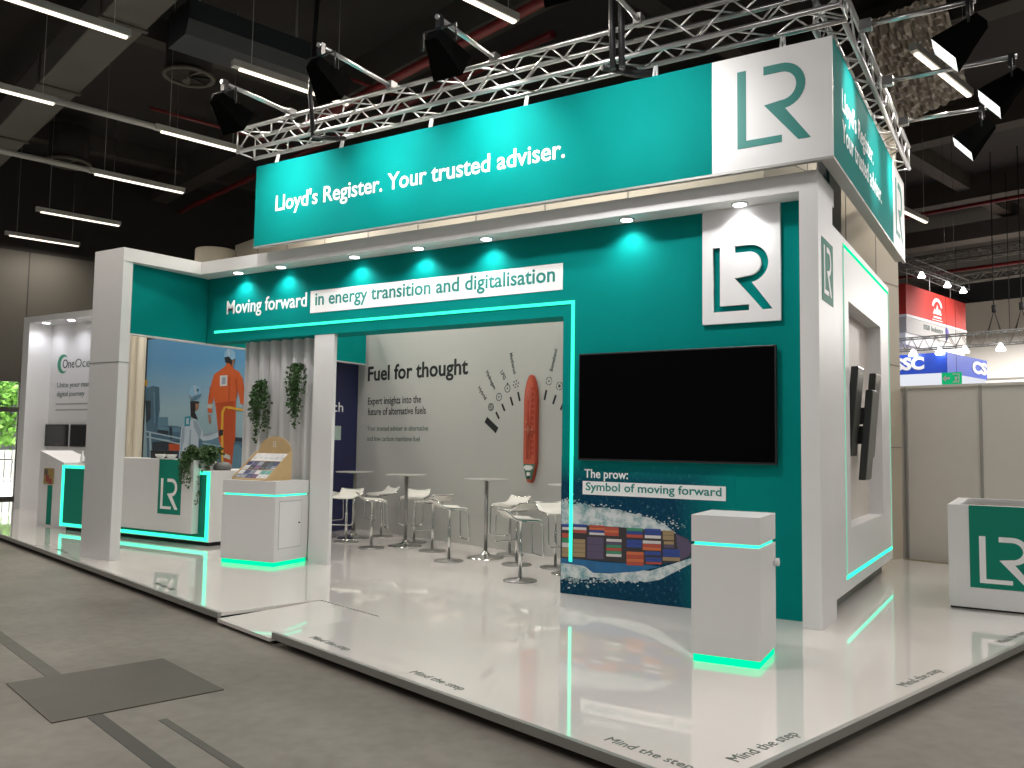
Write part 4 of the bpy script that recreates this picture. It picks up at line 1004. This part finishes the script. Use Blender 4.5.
words(t, LETW, 'Lloyd\'s Register.', (XR, 8.03, 4.69), (0, 1, 0), 1.79, .195, bold=.012)
words(t, LETW, 'Your trusted adviser.', (XR, 8.03, 4.40), (0, 1, 0), 2.36, .195, bold=.012)
mb = MB(); mono(mb, (XR, YS + .22, 4.323), (0, 1, 0), .655, .73, d=.004); mb.part('monogram', TEALD, t)
for x in (-8.5, -7.35, -5.95, -4.65, -3.15, -1.9):
    q = MB(); q.tube([(x, YB + .1, zt - .01), (x, YB + .16, 5.40)], .013, 6); q.tube([(x + .04, YB + .1, zt - .01), (x + .02, YB + .16, 5.40)], .013, 6); q.part('strap', LETW, t)
for y in (8.6, 10.2, 11.8):
    q = MB(); q.tube([(XR - .06, y, zt - .01), (XR - .04, y, 5.40)], .013, 6); q.part('strap', LETW, t)

# trusses --------------------------------------------------------------------
def truss(name, a, b, w, h, r, n, label, m=ALU, grp=None, up=(0, 0, 1)):
    a, b = Vector(a), Vector(b); d = (b - a); L_ = d.length; d.normalize(); sd = d.cross(Vector((0, 0, 1))).normalized(); U = Vector((0, 0, 1))
    t = thing(name, label, 'truss', (a + b) / 2, 0, grp)
    C_ = [a + sd * (w / 2 * i) + U * (h * j) for i, j in ((-1, 0), (1, 0), (1, 1), (-1, 1))]
    for c in C_:
        q = MB(); q.tube([c, c + d * L_], r, 10); q.part('chord', m, t)
    for (i, j) in ((0, 1), (1, 2), (2, 3), (3, 0)):
        q = MB()
        for k in range(n):
            p0 = C_[i] + d * (L_ * k / n); p1 = C_[j] + d * (L_ * (k + .5) / n); p2 = C_[i] + d * (L_ * (k + 1) / n)
            q.tube([p0, p1], r * .38, 6); q.tube([p1, p2], r * .38, 6)
        for e in (0, L_): q.tube([C_[i] + d * e, C_[j] + d * e], r * .38, 6)
        q.part('bracing', m, t)
    return t
truss('lighting_truss', (-8.96, 7.61, 5.40), (-1.33, 7.61, 5.40), .30, .30, .026, 12, 'long aluminium truss carrying the front of the banner', ALU)
truss('lighting_truss', (-1.49, 7.80, 5.40), (-1.49, 12.45, 5.40), .26, .30, .026, 8, 'aluminium truss carrying the right side of the banner', ALU)
q = MB()
for dx in (-.05, .05): q.tube([(-3.42 + dx, 7.45, 5.30), (-3.42 + dx, 7.42, 5.8), (-3.46 + dx, 7.5, 6.6), (-3.46 + dx * 2, 7.6, 9.0)], .035, 8)
q.tube([(-3.6, 7.48, 5.38), (-3.35, 7.78, 5.36), (-3.15, 7.85, 5.36)], .05, 8)
q.top('hoist_strap', BLACK, 'black hoist straps around the front truss', 'hoist strap')
q = MB(); q.tube([(-7.55, 7.45, 5.35), (-7.6, 7.42, 5.9), (-7.6, 7.6, 9.0)], .03, 8); q.tube([(-7.55, 7.45, 5.35), (-7.3, 7.6, 5.33), (-7.25, 7.7, 5.36)], .03, 8)
q.top('hoist_strap', BLACK, 'black hoist strap near the left end of the front truss', 'hoist strap')

# floodlights on arms
def floodlight(loc, rz, arm, label, aim_local, power, inner, cone, beam=None):
    k = .8
    t = thing('floodlight', label, 'floodlight', loc, rz, 'floodlights on arms aimed at the banner')
    q = MB(); q.tube([(0, -.05, 0), (0, arm, 0)], .025, 10); q.part('arm', ALU, t, local=True)
    q = MB(); q.box(-.04, .04, arm - .05, arm + .06, -.05, .05); q.part('clamp', STEEL, t, local=True)
    q = MB(); q.box(-.03, .03, -.03, .03, -.10, .03); q.tube([(-.2, 0, -.28), (-.2, 0, -.10), (.2, 0, -.10), (.2, 0, -.28)], .012, 6); q.part('yoke', BLACK, t, local=True)
    # lamp head: its own axis f (towards the banner), hung at c
    c = Vector((0, 0, -.28)); f = Vector(aim_local).normalized(); s_ = Vector((1, 0, 0)); u_ = s_.cross(f).normalized()
    def fr(x, a, y): return c + (s_ * x + f * a + u_ * y) * k
    def frustum(a0, w0, h0, a1, w1, h1, m_, nm, open_=False):
        q = MB(); b4 = [fr(x * w0, a0, y * h0) for x, y in ((-1, -1), (1, -1), (1, 1), (-1, 1))]; t4 = [fr(x * w1, a1, y * h1) for x, y in ((-1, -1), (1, -1), (1, 1), (-1, 1))]
        q.hexa(b4, t4); return q.part(nm, m_, t, local=True)
    frustum(-.16, .09, .08, .10, .16, .13, HOOD, 'housing')
    frustum(.101, .14, .11, .106, .14, .11, FLOODM, 'lens')
    for (x0, y0, x1, y1) in ((-1, 1, 1, 1), (-1, -1, 1, -1), (-1, -1, -1, 1), (1, -1, 1, 1)):
        q = MB(); w0, h0, w1, h1 = .16, .13, .215, .185
        p = [fr(x0 * w0, .10, y0 * h0), fr(x1 * w0, .10, y1 * h0), fr(x1 * w1, .34, y1 * h1), fr(x0 * w1, .34, y0 * h1)]
        nv = (p[1] - p[0]).cross(p[3] - p[0]).normalized(); mid = (p[0] + p[2]) / 2
        if nv.dot(mid - fr(0, .2, 0)) < 0: nv = -nv
        q.prism(p, nv * .004, 0); o_ = q.part('barn_door', HOOD, t, local=True)
        q = MB(); q.prism([v - nv * .002 for v in p], nv * .0015); q.part('inner_face', inner, o_, local=True)
    Wm = XW[t.name]; lp = Wm @ fr(0, .12, 0); la = Wm @ fr(0, 1.5, 0)
    if beam: la = lp + Wm.to_3x3() @ Vector(beam)
    light('floodlight_beam', 'SPOT', lp, power, (1, .98, .97), aim=la, spot_size=math.radians(cone), spot_blend=.8, shadow_soft_size=.08)
    return t
FP = 230
FLOODM = glow('flood_lens', (1, .98, .97), 16.)
HOOD = mat('hood_black', (.004, .004, .004), .9, spec=0, var=0)
for x, y, lab in ((-7.97, 6.42, 'floodlight on the leftmost arm of the front truss'), (-6.32, 6.31, 'floodlight on the second arm of the front truss'), (-4.88, 6.46, 'floodlight on the third arm of the front truss'), (-3.2, 5.75, 'floodlight above the white end of the banner front, above the photo')):
    floodlight((x, y, 5.74), 0, 7.46 - y, lab, (0, .85, -.52), FP, HOOD, 88)
for x, y, lab in ((-.40, 8.42, 'floodlight on the nearest arm at the right, white barn doors showing'), (-.10, 9.86, 'floodlight on the middle arm at the right'), (-.43, 11.2, 'floodlight on the lowest and farthest arm at the right')):
    floodlight((x, y, 5.62), PI / 2, -1.27 - x + .0 if False else (x + 1.27), lab, (0, .76, -.65), 175, WHITE2, 48, (0, .94, -.33))

# foil sheet hanging behind the right truss
def foil():
    mb = MB(); A = [H(-3.4, 9.4, 8.3), H(-2.2, 9.3, 8.3), H(-2.9, 12.4, 7.9), H(-4.4, 12.6, 7.7)]; n = 30; vs = []
    for i in range(n + 1):
        for j_ in range(n + 1):
            p = A[0].lerp(A[1], i / n).lerp(A[3].lerp(A[2], i / n), j_ / n); p.z += random.uniform(-.03, .03); vs.append(p)
    fs = [(i * (n + 1) + j_, (i + 1) * (n + 1) + j_, (i + 1) * (n + 1) + j_ + 1, i * (n + 1) + j_ + 1) for i in range(n) for j_ in range(n)]
    mb.add(vs, fs); o = mb.top('foil_sheet', mat('crumpled_foil', (.20, .18, .145), .4, .5), 'crumpled silver foil sheet under the ceiling behind the right truss', 'foil sheet')
    sol = o.modifiers.new('thick', 'SOLIDIFY'); sol.thickness = .01
foil()

# ------------------------------------------------------------------ right background
t = thing('partition_wall', 'row of pale system wall panels behind the right counter', 'partition', H(0, 9.5, -.1))
for u0, u1 in ((-3.4, -2.92), (-2.86, -1.88), (-1.85, -.87), (-.84, .14), (.17, 1.15), (1.18, 2.16)): MB().hbox(u0, u1, 9.42, 9.45, -.05, 2.48).part('panel', HALLW, t)
for u in (-2.89, -1.865, -.855, .155, 1.165): MB().hbox(u - .018, u + .018, 9.40, 9.47, -.1, 2.5).part('post', ALUD, t)
MB().hbox(-3.4, 2.16, 9.40, 9.47, 2.48, 2.52).part('top_rail', HALLW, t)
MB().hbox(-3.4, 2.16, 9.40, 9.47, -.1, -.02).part('bottom_rail', ALUD, t)
q = MB(); q.hbox(-2.85, 1.5, 9.15, 9.27, 0.0005, .004); q.top('trim_4', mat('hazard_yellow', (.16, .13, .04), .6, var=.5, scale=5), kind='structure')
wr = MB(); wr.hbox(-30, 25, 36, 36.3, -.1, 8.0); wr.top('wall_back', HALLW, kind='structure')
q = MB()
for z_ in (3.2, 4.6): q.hbox(-12, 12, 35.96, 36, z_, z_ + .08)
for u in (-8, -5, -2, 1, 4, 7): q.hbox(u, u + .05, 35.97, 36, -.1, 8)
q.top('trim_5', mat('wall_joint', (.16, .155, .14), .6), kind='structure')

def sign_text(mb, s_, o, w_, cap): lettering(mb, s_, o, HV, w_, cap, up=(0, 0, 1), depth=.01)
t = thing('hanging_sign', 'red and grey box sign hung far back on the right', 'sign', H(-8.6, 23.6, 5.0))
MB().hbox(-9.6, -7.6, 21.25, 25.95, 5.47, 6.36).part('red_band', mat('sign_red', (.55, .035, .025), .5), t)
MB().hbox(-9.62, -7.58, 21.23, 25.97, 5.40, 5.47).part('white_line', LETW, t)
MB().hbox(-9.6, -7.6, 21.25, 25.95, 4.95, 5.40).part('grey_band', mat('sign_grey', (.48, .46, .44), .5), t)
MB().hbox(-9.55, -7.65, 21.3, 25.9, 4.60, 4.95).part('white_band', LETW, t)
q = MB(); pc = arc(0, 0, .42, .3, PI - .3, 14); pin = arc(0, 0, .30, PI - .3, .3, 14)
q.prism([H(-7.6, 23.55 + x, 5.86 + y * .85) for x, y in pc + pin], HU * .01)
q.prism([H(-7.6, 23.55 + x, 5.72 + y) for x, y in ((-.34, 0), (-.2, .16), (-.12, .10), (0, .30), (.1, .12), (.2, .18), (.34, 0))], HU * .01)
q.prism([H(-7.6, 23.55 + x, 5.60 + y) for x, y in ((-.3, 0), (.3, 0), (.3, .05), (-.3, .05))], HU * .01)
q.prism([H(-7.6, 23.55 + x, 5.53 + y) for x, y in ((-.4, 0), (.4, 0), (.4, .02), (-.4, .02))], HU * .01)
q.part('emblem', LETW, t)
q = MB(); sign_text(q, 'BSB', H(-7.6, 22.5, 5.16), .45, .15); q.part('lettering', LETG, t)
q = MB(); sign_text(q, 'Industry', H(-7.6, 23.08, 5.16), .9, .15); q.part('lettering', LETG, t)
q = MB(); q.prism([H(-7.6, 24.25 + x, 5.19 + y) for x, y in arc(0, 0, .19, -1.9, 1.9, 14)], HU * .01); q.part('emblem', mat('sign_violet', (.10, .08, .35), .5), t)
BLUE = mat('sign_blue', (.015, .07, .55), .45)
t = thing('hanging_sign', 'blue sign with white capitals below the red sign, far back on the right', 'sign', H(-7.2, 21, 3.3))
MB().hbox(-9.0, -5.72, 19, 21.9, 3.53, 4.05).part('blue_band', BLUE, t)
MB().hbox(-8.98, -5.74, 19.02, 21.88, 3.31, 3.53).part('white_band', glow('lit_band', (.9, .92, 1), .9), t)
q = MB(); lettering(q, 'CSSC', H(-7.35, 19, 3.66), HU, 1.08, .29, depth=.015, bold=.05); q.part('lettering', LETW, t)
q = MB(); lettering(q, 'CS', H(-5.72, 20.75, 3.66), HV, 1.1, .29, depth=.015, bold=.05); q.part('lettering', LETW, t)
def far_truss(a, b, label, lamps, strap, drop):
    tt = truss('far_truss', a, b, .4, .3, .018, 12, label, GREYP)
    q = MB()
    for f in (.1, .9):
        p = Vector(a).lerp(Vector(b), f); q.tube([p + Vector((0, 0, .3)), Vector((p.x, p.y, 8.33))], .008, 6)
    q.part('suspension_wire', BLACKM, tt)
    q = MB()
    for f in strap:
        p = Vector(a).lerp(Vector(b), f); q.tube([p + Vector((0, 0, .02)), p - Vector((0, 0, drop))], .01, 6)
    q.part('strap', LETW, tt)
    a, b = Vector(a), Vector(b)
    for f, lab in lamps:
        p = a.lerp(b, f) - (b - a).normalized().cross(Vector((0, 0, 1))) * -.2; q = MB(); q.lathe([(.10, 0), (.11, .03), (.05, .13), (.03, .18)], p - Vector((0, 0, .185)), 14); o = q.top('spot_lamp', SPOTM, lab, 'lamp', 'spot lamps on the far trusses')
far_truss(H(-7.75, 20.6, 6.85), H(-7.75, 26.2, 6.85), 'far truss above the red sign', ((.30, 'spot lamp above the red sign, nearest'), (.66, 'spot lamp above the red sign, middle'), (.90, 'spot lamp above the red sign, farthest')), (.2, .5, .8), .5)
far_truss(H(-7.6, 19.1, 4.17), H(-3.95, 19.1, 4.17), 'far truss above the blue sign', ((.12, 'spot lamp over the blue sign, leftmost'), (.3, 'spot lamp over the blue sign, second'), (.48, 'spot lamp over the blue sign, third'), (.64, 'spot lamp over the blue sign, fourth'), (.86, 'brightest spot lamp right of the blue sign')), (.1, .3, .45), .125)
light('sign_lamp_light', 'SPOT', H(-5.6, 23.6, 7.2), 420, aim=H(-7.6, 23.6, 5.4), spot_size=1.6, spot_blend=.8)
light('sign_lamp_light', 'SPOT', H(-7, 17, 5.2), 160, aim=H(-7.2, 19, 3.8), spot_size=1.6, spot_blend=.8)
truss('far_truss', H(-10, 27, 8.0), H(8, 26.2, 8.0), .3, .3, .035, 26, 'upper far truss running under the dark ceiling at the right', GREYP)
truss('far_truss', H(-10, 30.5, 7.9), H(8, 29.7, 7.9), .3, .3, .035, 26, 'lower far truss running under the dark ceiling at the right', ALUD)
for u, lab in ((-4.65, 'black hook rigging left of its twin on the far blue sign truss'), (-4.05, 'black hook rigging at the right end of the far blue sign truss')):
    q = MB(); p = H(u, 19.1, 4.45); q.tube([p - HU * .15, p + Vector((0, 0, .55)), p + HU * .15], .02, 6); q.tube([p + Vector((0, 0, .5)), p + Vector((0, 0, 4.5))], .012, 6); q.tube([p + Vector((0, 0, .5)), p + Vector((0, 0, .68))], .05, 8)
    q.top('rigging_hook', BLACKM, lab, 'rigging')
t = thing('exit_sign', 'green exit sign with arrow and running figure hanging above the pale partition', 'exit sign', H(-4.2, 15, 2.94))
EXG = glow('exit_green', (.01, .42, .16), 1.)
MB().hbox(-4.40, -4.03, 15.0, 15.06, 2.94, 3.18).part('panel', EXG, t)
q = MB(); ex = lambda x, z_: H(-4.4 + x, 15.0, 2.94 + z_)
q.prism([ex(x, z_) for x, z_ in ((.02, .12), (.08, .19), (.08, .145), (.16, .145), (.16, .095), (.08, .095), (.08, .05))], -HV * .004)
q.prism([ex(x, z_) for x, z_ in ((.21, .03), (.34, .03), (.34, .21), (.21, .21), (.21, .19), (.32, .19), (.32, .05), (.21, .05))], -HV * .004)
q.prism([ex(x, z_) for x, z_ in ((.24, .05), (.26, .10), (.25, .14), (.29, .16), (.31, .12), (.29, .10), (.30, .05), (.28, .05), (.275, .085), (.26, .05))], -HV * .004)
q.part('pictogram', LETW, t)
q = MB(); q.tube([H(-4.3, 15.03, 3.18), H(-4.3, 15.03, 8.99)], .003, 6); q.tube([H(-4.12, 15.03, 3.18), H(-4.12, 15.03, 8.99)], .003, 6); q.part('suspension_wire', BLACKM, t)
